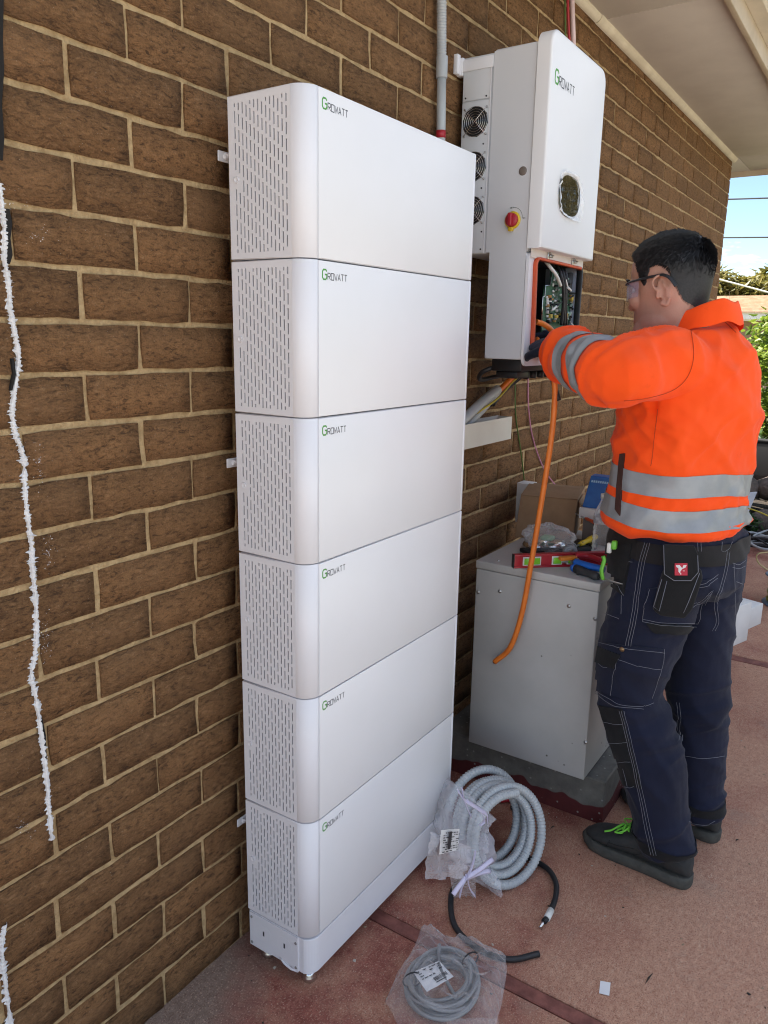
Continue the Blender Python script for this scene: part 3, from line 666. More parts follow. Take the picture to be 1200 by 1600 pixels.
k = MB(); p_ = bp_(903, 452, -.16); k.box((p_.x - .022, -.17, p_.z - .03), (p_.x + .002, -.12, p_.z + .035), .003); k.box((p_.x - .018, -.178, p_.z - .018), (p_.x - .004, -.171, p_.z + .004), .002); k.build('amber_terminal', BEIGE, inv)
def wire(name, pts, r, mt, parent, n=8, k=8):
    q = MB(); q.tube(catmull(pts, n), r, k); return q.build(name, mt, parent)
wire('white_wire', [bp_(852, 408, -.18), bp_(860, 418, -.196), bp_(869, 430, -.203), bp_(876, 446, -.198)], .0052, CHIPW, inv)
for du in (0, 4, 8): wire('black_wire', [bp_(868 + du, 412, -.17), bp_(876 + du, 428, -.198), bp_(880 + du * .7, 450, -.203), bp_(880 + du * .5, 478, -.200), bp_(877 + du, 508, -.195)], .0052, BLACKR, inv)
wire('thin_wire', [bp_(855, 484, -.19), bp_(866, 482, -.20), bp_(878, 472, -.20), bp_(897, 462, -.185)], .002, BLACKR, inv); wire('thin_wire', [bp_(862, 485, -.198), bp_(867, 481, -.201), bp_(871, 478, -.198)], .0036, CHIPW, inv)
wire('thin_wire', [bp_(884, 437, -.206), bp_(886, 445, -.208), bp_(888, 452, -.206)], .0026, CHIPW, inv); wire('thin_wire', [bp_(887, 449, -.208), bp_(892, 454, -.206)], .0036, CHIPW, inv)
wire('thin_wire', [bp_(893, 505, -.2), bp_(898, 512, -.2), bp_(903, 522, -.2)], .002, CHIPW, inv)
wire('orange_lead', [bp_(838, 503, -.20), bp_(850, 507, -.215), bp_(862, 517, -.225), bp_(866, 530, -.21)], .0085, ORANGE, inv); wire('orange_lead', [bp_(834, 543, -.21), bp_(842, 552, -.215), bp_(850, 562, -.215)], .008, ORANGE, inv)
k = MB(); p_ = bp_(888, 458, -.18); k.box((p_.x - .02, -.19, p_.z), (1.3655, -.10, p_.z + .003)); k.build('divider_plate', BLACKP, inv)
# cover with its rounded shell
cv = MB(); bm = bmesh.new(); pl = [(IX0 - .006, 1.708), (IX1 + .004, 1.708)] + rrect(IX0 - .006, IX1 + .004, 1.9, 2.260, .042, 9)[:18]
a = [bm.verts.new((x, -.1915, z)) for x, z in pl]; b = [bm.verts.new((x, -.233, z)) for x, z in pl]; q = len(a)
bm.faces.new(a); bm.faces.new(b[::-1])
for i in range(q): bm.faces.new((a[i], b[i], b[(i + 1) % q], a[(i + 1) % q]))
bmesh.ops.recalc_face_normals(bm, faces=bm.faces[:])
fe = [e for e in bm.edges if all(abs(v.co.y + .233) < 1e-6 for v in e.verts)]
bmesh.ops.bevel(bm, geom=fe, offset=.007, segments=4, profile=.5, affect='EDGES'); cv.addbm(bm, 0, True)
cover = cv.build('front_cover', WHITE2, inv); cover.data.set_sharp_from_angle(angle=.5) if hasattr(cover.data, 'set_sharp_from_angle') else None
g = MB(); letters(g, 'G', (.988, -.2334, 2.130), (1, 0, 0), (0, 0, 1), .033, .024, .005, .0054); lg = g.build('logo', GREENL, cover)
g = MB(); letters(g, 'ROWATT', (1.0175, -.2334, 2.130), (1, 0, 0), (0, 0, 1), .0225, .0145, .0052, .0030); g.build('lettering', DARKL, lg)
# display window with protective film peeling at its edges
ww = MB(); c0 = (1.148, 1.868); 
def blob(sx, sz, n=28, e=2.6): return [(c0[0] + sx * math.copysign(abs(math.cos(t)) ** (2 / e), math.cos(t)), c0[1] + sz * math.copysign(abs(math.sin(t)) ** (2 / e), math.sin(t))) for t in np.linspace(0, 2 * PI, n, endpoint=False)]
o_, i_ = blob(.088, .060), blob(.082, .055); k = len(o_)
ww.rings([[Vector((x, y, z)) for x, z in p] for p, y in ((o_, -.2332), (o_, -.2342), (i_, -.2338))], True, False); n_ = len(ww.v); ww.add([(x, -.2338, z) for x, z in i_], [tuple(range(k))[::-1]])
wm, n, b = node_mat('dark_display_glass'); b.inputs['IOR'].default_value = 2.3; b.inputs['Base Color'].default_value = (.03, .026, .014, 1); b.inputs['Roughness'].default_value = .02; b.inputs['Specular IOR Level'].default_value = .9; b.inputs['Coat Weight'].default_value = .6
bn = N(n, 'ShaderNodeBump', Strength=.5, Distance=.004); L(n, noisef(n, coords(n), 26, 3), bn.inputs['Height']); L(n, bn.outputs['Normal'], b.inputs['Normal'])
win = ww.build('display_window', wm, cover)
fm = MB(); rr = random.Random(2); n_r = 36; ro = []; ri = []
for q in range(n_r):
    t = 2 * PI * q / n_r; s = 1.14 + .06 * rr.random() + .28 * max(0, math.cos(t + .65)) ** 10 + .10 * max(0, math.cos(t - 2.2)) ** 8
    x, z = .080 * math.copysign(abs(math.cos(t)) ** .75, math.cos(t)), .054 * math.copysign(abs(math.sin(t)) ** .75, math.sin(t))
    ri.append(Vector((c0[0] + x, -.2348, c0[1] + z))); ro.append(Vector((c0[0] + x * s, -.2352 - rr.uniform(.0, .009) , c0[1] + z * s)))
md = [(a * .5 + b * .5) + Vector((0, -rr.uniform(.001, .006), 0)) for a, b in zip(ri, ro)]
fm.rings([ri, md, ro], True, False); fm.build('peeling_film', film_mat('display_film', (.92, .92, .92), .45, .2, 60, .004), win)
# fan panel on the side
sp_ = MB(); sp_.prism([(IX0 - .0012, y, z) for y, z in ((-.1885, 1.412), (-.1885, 2.226), (-.0625, 2.226), (-.0625, 1.702), (-.0745, 1.702), (-.0745, 1.412), (-.082, 1.404), (-.18, 1.404))], (.001, 0, 0)); sp_.build('side_cover', LIGHTGREY, inv)
fp = MB(); fp.box((IX0 - .0015, -.054, 1.702), (IX0 + .0035, .032, 2.108), .0012); fpan = fp.build('fan_panel', LIGHTGREY, inv)
tp = MB(); tp.box((IX0 - .001, -.054, 2.112), (IX0 + .0035, .032, 2.218), .0012); tp.build('side_panel', LIGHTGREY, inv)
bt_ = MB(); bt_.box((IX0 - .003, -.0575, 1.70), (IX0 - .001, -.0545, 2.21)); bt_.build('panel_bead', WHITE, inv)
for zc in (2.055, 1.937, 1.819):
    yc = -.012; X = IX0 - .0018
    f = MB(); f.lathe([(.0405, 0), (.0405, .0006), (.0001, .0006)], (X + .0004, yc, zc), (-1, 0, 0), 10, smooth=False)
    for q in range(7):
        a = 2 * PI * q / 7; f.add([(X - .0008, yc + .013 * math.cos(a), zc + .013 * math.sin(a)), (X - .0008, yc + .036 * math.cos(a - .2), zc + .036 * math.sin(a - .2)), (X - .0016, yc + .036 * math.cos(a + .45), zc + .036 * math.sin(a + .45)), (X - .0016, yc + .013 * math.cos(a + .5), zc + .013 * math.sin(a + .5))], [(0, 1, 2, 3)], 1)
    fan = f.build('fan', [mat('fan_black', (.008, .008, .009), .5), BLACKP], fpan)
    g = MB()
    for r in (.007, .013, .0195, .026, .0325, .039):
        g.tube([(X - .004, yc + r * math.cos(t), zc + r * math.sin(t)) for t in np.linspace(0, 2 * PI, 28, endpoint=False)], .00085, 5, loop=True)
    for a in (PI / 4, 3 * PI / 4):
        g.tube([(X - .003, yc - .050 * math.cos(a), zc - .050 * math.sin(a)), (X - .005, yc, zc), (X - .003, yc + .050 * math.cos(a), zc + .050 * math.sin(a))], .001, 5)
    g.build('fan_guard', CHROME, fan)
    for a in (PI / 4, 3 * PI / 4, -PI / 4, -3 * PI / 4):
        s = MB(); s.lathe([(.0001, .003), (.003, .0028), (.0034, 0)], (X, yc + .049 * math.cos(a), zc + .049 * math.sin(a)), (-1, 0, 0), 8); s.build('screw', STEEL, fan)
for y, z in ((.022, 2.12), (-.043, 2.118), (-.04, 1.995), (-.04, 1.878), (-.046, 1.76), (-.045, 1.712)):
    s = MB(); s.lathe([(.0001, .0018), (.0022, .0016), (.0026, 0)], (IX0 - .0012, y, z), (-1, 0, 0), 8); s.build('panel_screw', BLACKP, inv)
# isolator knob and blanking plug on the side
kn = MB(); X = IX0 - .0012; yc, zc = -.143, 1.785
kn.lathe([(.0235, 0), (.0235, .004), (.021, .0055), (.0001, .0055)], (X, yc, zc), (-1, 0, 0), 28); knob = kn.build('isolator_base', YEL, inv)
kn = MB(); kn.lathe([(.0185, .0056), (.0185, .012), (.016, .0145), (.0001, .0145)], (X, yc, zc), (-1, 0, 0), 24); kn.box((X - .026, yc - .006, zc - .017), (X - .0146, yc + .006, zc + .018), .003); kn.build('isolator_knob', REDT, knob)
kn = MB(); kn.box((X - .014, yc - .006, zc - .030), (X - .004, yc + .008, zc - .019), .002); kn.build('lock_tab', YEL, knob)
mk = MB(); ribbon(mk, ([Vector((X - .0003, yc - .028 * math.sin(t), zc + .006 + .028 * math.cos(t))) for t in np.linspace(0, PI * .52, 12)], Vector((-1, 0, 0))), .0011)
letters(mk, 'OFF', (X - .0004, yc + .010, zc + .031), (0, -1, 0), (0, 0, 1), .004, .003, .001, .0008)
letters(mk, 'ON', (X - .0004, yc - .030, zc + .002), (0, -1, 0), (0, 0, 1), .0038, .0028, .001, .0008); mk.build('isolator_marking', mat('marking_dark_green', (.07, .10, .08), .6), inv)
mk = MB(); mk.lathe([(.0001, .002), (.009, .002), (.0115, .0012), (.012, 0)], (X, -.165, 1.912), (-1, 0, 0), 20); mk.build('blanking_plug', mat('plug_brown', (.20, .165, .14), .35), inv)
# top left mounting hook
mk = MB(); mk.box((X - .0035, -.062, 2.188), (X - .0012, .032, 2.218), .001); mk.box((X - .004, .0325, 2.180), (X + .02, WY - .002, 2.226), .002)
mk.box((X - .022, .040, 2.182), (X - .0042, .0425, 2.232), .001); mk.box((X - .022, .0426, 2.182), (X - .0195, WY - .002, 2.232), .001); mk.box((X - .0195, .0426, 2.182), (X - .0042, WY - .002, 2.1845), .001); mk.build('mounting_hook', WHITE, inv)
# black connector block under the box
cb = MB(); cb.box((1.0, -.178, 1.366), (1.375, -.080, 1.4015), .003); cb.box((1.01, -.16, 1.345), (1.10, -.09, 1.366), .004)
for i in range(9): cb.lathe([(.012, 0), (.012, .02), (.009, .026), (.0001, .026)], (1.12 + .029 * i, -.14 + .02 * (i % 2), 1.366), (0, 0, -1), 10)
cb.build('cable_gland_block', BLACKP, inv)

# ------------------------------------------------------------------ conduits, trunking, wires on the wall
cd = thing('conduit', 'grey corrugated conduit running down the wall into a smooth pipe with red end', 'conduit', (.84, .03, 1.6))
A0, A1 = ony(690, -170, .033), ony(690, 90, .033); q = MB(); P = [A0.lerp(A1, i / 219) for i in range(220)]
q.tube(P, [.0135 if i % 4 < 2 else .0118 for i in range(220)], 14); q.build('corrugated_pipe', GREYPVC, cd)
q = MB(); q.lathe([(.0150, 0), (.0155, .002), (.0155, .052), (.0150, .054), (.0132, .0545)], (A1.x + .003, .033, A1.z - .05), k=20); q.build('coupling', GREYPVC, cd)
q = MB(); q.tube([(A1.x + .003, .033, A1.z - .045), (.85, .033, 2.02), (.86, .033, 1.55)], .0125, 16); q.build('smooth_pipe', GREYPVC2, cd)
q = MB(); q.tube([(.8492, .033, 2.014), (.8500, .033, 1.995)], .0136, 16); q.build('red_tape', REDT, cd)
tk = thing('cable_trunking', 'short cream cable trunking fixed to the brick wall with conduit feeding in', 'trunking', (1.1, WY, 1.12))
q = MB(); q.box((.62, -.002, 1.119), (1.342, 0, 1.197)); q.box((.62, .0005, 1.119), (1.342, WY - .004, 1.121)); q.box((.62, WY - .0035, 1.119), (1.342, WY - .0022, 1.197)); q.box((1.340, .0005, 1.1215), (1.342, WY - .004, 1.196)); q.build('trough', WTRUNK, tk)
fc = thing('flexible_conduit', 'split grey conduit with orange and black cables under the inverter', 'conduit', (1.1, 0, 1.25))
q = MB(); q.tube(catmull([(.86, .03, 1.13), (1.02, .022, 1.205), (1.13, .006, 1.262), (1.212, -.004, 1.296)], 8), .0155, 14, cap=False); q.build('sleeve', GREYPVC2, fc)
q = MB(); q.tube(catmull([(.95, .02, 1.15), (1.10, .03, 1.20), (1.19, .02, 1.25), (1.26, .01, 1.296)], 8), .0135, 12, cap=False); q.build('sleeve', GREYPVC2, fc)
for dx, mt, r in ((0, ORANGE, .0085), (.016, ORANGE, .0075)):
    wire('orange_cable', [(1.15 + dx, .004, 1.268), (1.215 + dx, -.008, 1.295), (1.262 + dx, -.03, 1.335), (1.27 + dx * .5, -.07, 1.372)], r, mt, fc)
wire('yellow_green_wire', [(1.10, .012, 1.225), (1.20, -.012, 1.268), (1.27, -.03, 1.32), (1.29, -.08, 1.37)], .0035, YELW, fc)
for dx in (0, .022): wire('black_cable', [(1.19 + dx, .012, 1.245), (1.25 + dx, .006, 1.285), (1.295 + dx, -.03, 1.33), (1.30 + dx, -.08, 1.372)], .0085, BLACKR, fc)
wire('black_cable', [(1.02, -.09, 1.38), (1.0, -.05, 1.36), (1.05, -.02, 1.335), (1.12, -.05, 1.345)], .007, BLACKR, fc)
q = MB(); q.tube(catmull([ony(806, 560, .03), ony(805, 590, .047), ony(806, 650, .049), ony(813, 700, .049), ony(819, 750, .049), ony(821, 800, .045)], 8), .0026, 7); tag(q.build('green_wire', GREENW), 'thin dark green wire hanging straight down the brick wall', 'wire')
q = MB(); q.tube(catmull([ony(825, 560, .03), ony(825, 590, .047), ony(826, 640, .048), ony(834, 690, .049), ony(853, 738, .047), ony(880, 770, .04), ony(902, 784, .02)], 8), .0026, 7); tag(q.build('pink_wire', PINK), 'thin pink wire curving down the brick wall towards the blue packet', 'wire')
rs = thing('riser_wires', 'pink and white riser pipe with red and green wires entering above the inverter', 'pipe', (1.71, .04, 2.2))
q = MB(); q.tube([ony(892, -60, .04), ony(897, 95, .04)], .0085, 10); q.build('white_pipe', mat('pale_pink_pvc', (.80, .62, .64), .4), rs)
wire('red_wire', [ony(886, -60, .035), ony(888, 30, .035), ony(892, 100, .035)], .0048, REDT, rs); wire('green_wire', [ony(882, -60, .045), ony(884, 95, .045)], .003, GREENW, rs)

# ------------------------------------------------------------------ grey steel cabinet on its plinth
pl = MB(); pl.box((1.0, -.53, -.02), (1.64, WY - .002, .145), .004, 1, smooth=False)
tag(pl.build('concrete_plinth', PLINTH), 'low concrete plinth with red paint smeared along its foot under the grey cabinet', 'plinth')
cab = thing('metal_cabinet', 'scuffed grey steel cabinet standing on the concrete plinth beside the worker', 'cabinet', (1.2, -.28, .145))
q = MB(); q.box((.95, -.478, .160), (1.52, -.086, .758), .003); q.build('body', CABINET, cab)
q = MB(); q.box((.948, -.480, .7595), (1.522, -.084, .785), .003); q.build('lid', CABINET, cab)
q = MB()
for x in (1.06, 1.46):
    for y in (-.44, -.12): q.box((x - .03, y - .03, .1452), (x + .03, y + .03, .1598))
q.build('foot', BLACKP, cab)
for u, v in ((747, 925), (781, 924), (889, 947), (930, 967), (915, 1160)):
    p = onx(u, v, .95); q = MB(); q.lathe([(.0001, .0035), (.003, .0033), (.0045, .0008), (.006, .0006), (.006, 0)], (.9498, p.y, p.z), (-1, 0, 0), 12); q.build('screw', STEEL, cab)
for u, v in ((779, 876), (902, 899)):
    p = onz(u, v, .785); q = MB(); q.lathe([(.0001, .0028), (.003, .0025), (.005, 0)], (p.x, p.y, .785), k=10); q.build('screw', CHROME, cab)

# ------------------------------------------------------------------ things on the cabinet
TZ = .785
def axes(a, b):
    ex = (b - a); ln = ex.length; ex = ex / ln; ez = Vector((0, 0, 1)); ey = ez.cross(ex).normalized(); ez = ex.cross(ey)
    return Matrix(((ex.x, ey.x, ez.x, a.x), (ex.y, ey.y, ez.y, a.y), (ex.z, ey.z, ez.z, a.z), (0, 0, 0, 1))), ln
M_, ln = axes(Vector((.945, -.212, TZ)), Vector((1.155, -.435, TZ)))
sl_ = thing('spirit_level', 'red spirit level with three green vials lying across the grey cabinet', 'spirit level', M_.translation)
HL = .042; q = MB(); q.box((0, -.010, 0), (ln, .010, .006), .001, M=M_); q.box((0, -.010, HL - .006), (ln, .010, HL), .001, M=M_); q.box((.001, -.006, .006), (ln - .001, .006, HL - .006), M=M_); q.build('body', REDT, sl_)
SB = mat('level_black_end', (.03, .03, .03), .5)
GV = mat('vial_green', (.22, .62, .04), .2)
for x, wv in ((.055, .05), (.135, .026), (.185, .03)):
    q = MB(); q.box((x - wv / 2 - .004, -.0105, .007), (x + wv / 2 + .004, -.0062, HL - .007), .002, M=M_); fr = q.build('vial_window', CHIPW, sl_)
    q = MB(); q.box((x - wv / 2, -.0125, .011), (x + wv / 2, -.0106, HL - .011), .003, M=M_); q.build('vial', GV, fr)
q = MB(); q.box((-.003, -.0102, -.0), (-.0002, .0102, HL), .001, M=M_); q.build('end_cap', SB, sl_)
# pliers with red and blue grips, screwdriver, tape, tray
pz = TZ + .03
P0, P1 = onz(872, 884, pz), onz(944, 872, pz)
pr = thing('pliers', 'pliers with red and blue grips lying beside the spirit level', 'pliers', (P0.x, P0.y, TZ))
wire('red_grip', [onz(899, 868, pz + .012), onz(920, 869, pz + .012), onz(942, 877, pz + .010)], (.0085), REDT, pr); wire('blue_grip', [onz(899, 878, pz), onz(918, 884, pz), onz(944, 890, pz)], .011, BLUEP, pr)
q = MB(); M2, l2 = axes(onz(871, 879, TZ + .008), onz(902, 880, TZ + .008)); q.box((0, -.016, 0), (l2, .016, .022), .006, M=M2); q.build('jaw', STEEL, pr)
q = MB(); M2, l2 = axes(onz(874, 876, TZ + .032), onz(900, 874, TZ + .032)); q.box((0, -.010, 0), (l2, .010, .012), .004, M=M2); q.build('pivot_guard', mat('orange_plastic', (.62, .20, .02), .45), pr)
sd = thing('screwdriver', 'dark handled screwdriver with bright blue cap at the cabinet edge', 'screwdriver', onz(893, 888, TZ))
def handle(parent, a, b, r, mts):
    a, b = Vector(a), Vector(b); ax = (b - a); ln = ax.length; q = MB(); q.lathe([(.0001, 0), (r * .75, .001), (r * .95, .008), (r * .95, .016)], a, ax, 14); q.build('cap', mts[0], parent)
    q = MB(); q.lathe([(r, .0162), (r * 1.08, ln * .35), (r * .78, ln * .62), (r * .95, ln * .85), (r * .6, ln)], a, ax, 14); q.build('handle', mts[1], parent)
    q = MB(); q.lathe([(.003, 0), (.003, .09), (.0005, .095)], b, ax, 8); q.build('shaft', STEEL, parent)
handle(sd, onz(894, 886, TZ + .014), onz(936, 902, TZ + .014), .0135, (BLUEP, mat('screwdriver_grip', (.035, .04, .045), .55)))
tr_ = MB(); M2, l2 = axes(onz(818, 866, TZ), onz(918, 858, TZ)); tr_.box((0, -.03, .0005), (l2, .03, .014), .004, M=M2); tag(tr_.build('tool_pouch', mat('pouch_nylon', (.012, .012, .013), .8)), 'flat black tool pouch lying behind the spirit level', 'pouch')
tp_ = MB(); c_ = onz(890, 862, TZ + .036); tp_.lathe([(.013, 0), (.021, 0), (.021, .018), (.013, .018), (.013, 0)], c_, (-.8, -.55, .12), 22, cap=False); tag(tp_.build('tape_roll', mat('grey_tape', (.30, .33, .35), .4)), 'small roll of grey tape on the black pouch', 'tape roll')
# steel cup washers in a clear bag
bg_ = thing('parts_bag', 'clear plastic bag of shiny metal fittings on the cabinet in front of the carton', 'bag', onz(850, 855, TZ))
def crumple(mb, c, r, seed, nu=26, nv=14, amp=.35, fl=0.05):
    R = []
    for j in range(1, nv):
        a = PI * j / nv; ring = []
        for i in range(nu):
            t = 2 * PI * i / nu; d = Vector((math.sin(a) * math.cos(t), math.sin(a) * math.sin(t), -math.cos(a)))
            k = 1 + amp * noise.noise(d * 2.1 + Vector((seed, 0, 0))) + amp * .6 * noise.noise(d * 5.3 + Vector((0, seed, 0)))
            ring.append(Vector((c[0] + d.x * r[0] * k, c[1] + d.y * r[1] * k, max(c[2] - r[2] * .9, c[2] + d.z * r[2] * k))))
        R.append(ring)
    mb.rings(R)
cc = onz(858, 846, TZ + .04)
q = MB(); crumple(q, (cc.x, cc.y, TZ + .047), (.06, .085, .046), 3); q.build('plastic', FILM, bg_)
for i, (u, v, r) in enumerate(((838, 848, .045), (865, 850, .042), (850, 840, .030))):
    p = onz(u, v, TZ + .02); q = MB(); q.lathe([(r, 0), (r * 1.02, .004), (r * .85, .013), (r * .5, .019), (.001, .02)], (p.x, p.y, TZ + .016), (-.25 + .2 * i, .1, 1), 22); q.build('metal_dish', CHROME, bg_)
q = MB(); p = onz(856, 838, TZ + .055); q.box((p.x - .02, p.y - .02, p.z - .012), (p.x + .02, p.y + .02, p.z + .002), .006); q.build('green_insert', mat('pale_green', (.25, .42, .25), .5), bg_)
# cartons
def carton(name, o3, ex, ey, ez, mt, label, cat, bev=.002, **kw):
    t = MB(); a = Vector(o3); X, Y, Z = Vector(ex), Vector(ey), Vector(ez)
    t.prism([a, a + X, a + X + Y, a + Y], Z, bev); return t
cb_ = thing('cardboard_box', 'brown cardboard box with one open flap leaning against the brick wall', 'box', (1.33, -.1, TZ))
F0, F1 = Vector((1.285, -.062, TZ)), Vector((1.335, -.252, TZ)); ex = F1 - F0; dp = Vector((.20, .045, .012)); up = Vector((.055, .010, .138))
q = MB(); a = F0; pts = [a, a + ex, a + ex + up, a + up]; q.prism(pts, dp, .002); q.build('carton', CARD, cb_)
q = MB(); f0 = a + ex + up + Vector((.004, -.002, -.004)); q.prism([f0, f0 + dp * .55, f0 + dp * .55 + Vector((-.03, -.055, -.06)), f0 + Vector((-.02, -.032, -.052))], Vector((.001, -.003, 0)), .0006); q.build('flap', CARD, cb_)
q = MB(); f0 = a + up + Vector((0, 0, .0005)); q.prism([f0, f0 + ex, f0 + ex * .96 + dp * .55 + Vector((0, 0, .012)), f0 + ex * .04 + dp * .5 + Vector((0, 0, .018))], Vector((0, 0, .002)), .0006); q.build('flap', CARD, cb_)
q = MB(); nrm = ex.cross(up).normalized(); nrm = nrm if nrm.x < 0 else -nrm; b0 = a + ex * .62 + up * .24 + nrm * .0012
for i in range(7):
    g0 = b0 + ex * (.035 * i); q.add([g0, g0 + ex * .026, g0 + ex * .026 + up * .05, g0 + up * .05], [(0, 1, 2, 3)])
q.build('box_print', mat('box_print_dark', (.05, .04, .03), .8), cb_)
q = MB(); p = ony(818, 781, -.035); q.box((1.50, -.02, TZ), (1.56, .035, TZ + .15), .002); tag(q.build('small_white_box', WHITEC), 'small white box standing behind the cardboard box against the wall', 'box')
bs_ = MB(); bs_.box((1.36, -.40, TZ), (1.50, -.275, TZ + .085), .002); tag(bs_.build('grey_brown_box', mat('dull_carton', (.20, .165, .14), .8, ns=6)), 'dull grey brown box under the blue packet on the cabinet', 'box')
wb_ = MB(); wb_.box((1.352, -.395, TZ + .0855), (1.49, -.262, TZ + .122), .002); tag(wb_.build('flat_white_box', WHITEC), 'flat white box lying directly under the blue packet', 'box')
bp = thing('blue_packet', 'blue paper packet with pale printed line standing on the flat white box', 'packet', (1.37, -.33, TZ + .122))
a = Vector((1.362, -.268, TZ + .123)); ex = Vector((.008, -.112, -.002)); up = Vector((.030, -.012, .105)); q = MB(); q.prism([a, a + ex, a + ex + up, a + up], (.05, .004, .0), .003); q.build('wrapper', mat('packet_blue', (.012, .12, .40), .35, col2=(.008, .085, .33), ns=30), bp)
q = MB(); b0 = a + up * .80 + ex * .06 + Vector((-.0008, 0, 0))
for i in range(9): g0 = b0 + ex * (.065 * i); q.add([g0, g0 + ex * .05, g0 + ex * .05 + up * .07, g0 + up * .07], [(0, 1, 2, 3)])
q.build('print', mat('packet_print', (.35, .55, .75), .5), bp)
# water bottle
wbt = thing('water_bottle', 'clear ribbed plastic water bottle standing on the cabinet next to the worker', 'bottle', (1.19, -.398, TZ))
gm, n, b = node_mat('bottle_plastic'); b.inputs['Base Color'].default_value = (.85, .87, .88, 1); b.inputs['Roughness'].default_value = .08
tr2 = N(n, 'ShaderNodeBsdfTransparent'); ms = N(n, 'ShaderNodeMixShader'); lw = N(n, 'ShaderNodeLayerWeight', Blend=.35); mr = N(n, 'ShaderNodeMapRange'); mr.inputs['To Min'].default_value = .12; mr.inputs['To Max'].default_value = .85
L(n, lw.outputs['Facing'], mr.inputs['Value']); L(n, mr.outputs['Result'], ms.inputs['Fac']); L(n, tr2.outputs[0], ms.inputs[1]); L(n, b.outputs[0], ms.inputs[2]); L(n, ms.outputs[0], n.nodes['Material Output'].inputs['Surface'])
prof = [(.012, .004), (.026, .001), (.029, .008)] + [(.030 - .003 * (i % 2), .014 + .0075 * i) for i in range(14)] + [(.030, .122), (.030, .145), (.026, .160), (.016, .182), (.0125, .192), (.0125, .200)]
q = MB(); q.lathe(prof, (1.19, -.398, TZ), k=24); q.build('bottle', gm, wbt)
q = MB(); q.lathe([(.0305, .120), (.0306, .143)], (1.19, -.398, TZ), k=24, cap=False); q.build('label', mat('bottle_label', (.62, .62, .64), .4, col2=(.25, .25, .28), ns=70), wbt)
q = MB(); q.lathe([(.014, .198), (.014, .212), (.0001, .213)], (1.19, -.398, TZ), k=18); q.build('cap', CHIPW, wbt)
# loose hand tools further back
kn_ = thing('utility_knife', 'yellow and black utility knife resting among the tools behind the pliers', 'knife', onz(915, 845, TZ))
a, b = onz(905, 851, TZ + .02), onz(932, 838, TZ + .03); handle(kn_, b, a, .010, (YEL, YEL))
od = thing('orange_tester', 'thin orange screwdriver tester lying above the utility knife', 'screwdriver', onz(925, 829, TZ + .05))
handle(od, (1.30, -.345, TZ + .088), (1.34, -.29, TZ + .091), .006, (ORGASK, ORGASK))
q = MB()
for u, v, s in ((905, 857, .018), (915, 853, .014), (926, 858, .012)):
    p = onz(u, v, TZ); q.box((p.x - s, p.y - s, TZ), (p.x + s, p.y + s, TZ + s * 1.6), .004)
tag(q.build('black_fittings', mat('fitting_black', (.02, .018, .016), .5)), 'cluster of joined black plastic fittings behind the grey tape roll', 'fittings')

# ------------------------------------------------------------------ the worker
def V3(*a): return Vector(a)
def limb(mb, pts, n=7, k=18):
    """pts: (point, r) or (point, (ru, rv), u direction); a smooth tapering tube"""
    P = catmull([p[0] for p in pts], n); m_ = len(P); rr = []
    for i in range(m_):
        t = i / n; j = min(int(t), len(pts) - 2); f = t - j; f = f * f * (3 - 2 * f)
        rr.append(pts[j][1] * (1 - f) + pts[j + 1][1] * f)
    mb.tube(P, rr, k)
YAW = math.radians(-28)
FW = V3(-math.sin(YAW), math.cos(YAW), 0); RT = V3(math.cos(YAW), math.sin(YAW), 0)     # forward, right
def oval(c, a, b, fw=FW, k=32, e=2.3, tilt=0.):
    rt = V3(fw.y, -fw.x, 0); o = []
    for q in range(k):
        t = 2 * PI * q / k; x = math.copysign(abs(math.cos(t)) ** (2 / e), math.cos(t)); y = math.copysign(abs(math.sin(t)) ** (2 / e), math.sin(t))
        o.append(Vector(c) + rt * (a * x) + fw * (b * y) + V3(0, 0, tilt * y))
    return o
# joints
SHL, ELL, WRL = V3(.868, -.618, 1.408), onx(957, 586, .70), onx(877, 548, .945)
SHR, ELR, WRR = V3(1.135, -.715, 1.375), V3(1.33, -.52, 1.27), V3(1.215, -.28, 1.43)
HIL, KNL, ANL = V3(.945, -.655, .90), V3(.905, -.602, .50), V3(.893, -.748, .085)
HIR, KNR, ANR = V3(1.105, -.715, .90), V3(1.125, -.735, .50), V3(1.135, -.772, .085)
NECK = V3(1.035, -.648, 1.50)
HF = Matrix.Rotation(math.radians(-10), 4, 'Z'); HT = Matrix.Rotation(math.radians(-9), 4, 'X')
HM = Matrix.Translation(V3(1.020, -.598, 1.468)) @ HF @ HT @ Matrix.Diagonal((1.05, .975, 1.06, 1))
prof = [(-.03, .040, -.062, .050), (-.012, .068, -.062, .053), (.0, .088, -.060, .053), (.012, .099, -.063, .057), (.03, .103, -.070, .066), (.042, .098, -.075, .0705), (.054, .104, -.080, .073), (.066, .103, -.086, .075), (.085, .099, -.092, .0765),
        (.11, .099, -.100, .078), (.13, .093, -.106, .079), (.146, .101, -.110, .079), (.17, .103, -.113, .080), (.195, .097, -.107, .077), (.215, .083, -.092, .070), (.232, .060, -.070, .057), (.244, .028, -.042, .036), (.249, -.0, -.02, .014)]
body = MB(); R = []
for z, yf, yb, wd in prof:
    ring = []
    for q in range(36):
        t = 2 * PI * q / 36; c, s = math.cos(t), math.sin(t); e = 2.15 if s > 0 else 2.0
        x = wd * math.copysign(abs(c) ** (2 / e), c); y = (yf if s > 0 else -yb) * math.copysign(abs(s) ** (2 / e), s)
        ring.append(HM @ V3(x, y, z))
    R.append(ring)
body.rings(R)
def hb(c, r, rot=None):
    body.ball((0, 0, 0), r, 14, M=HM @ Matrix.Translation(V3(*c)) @ (rot or Matrix.Identity(4)))
R = []
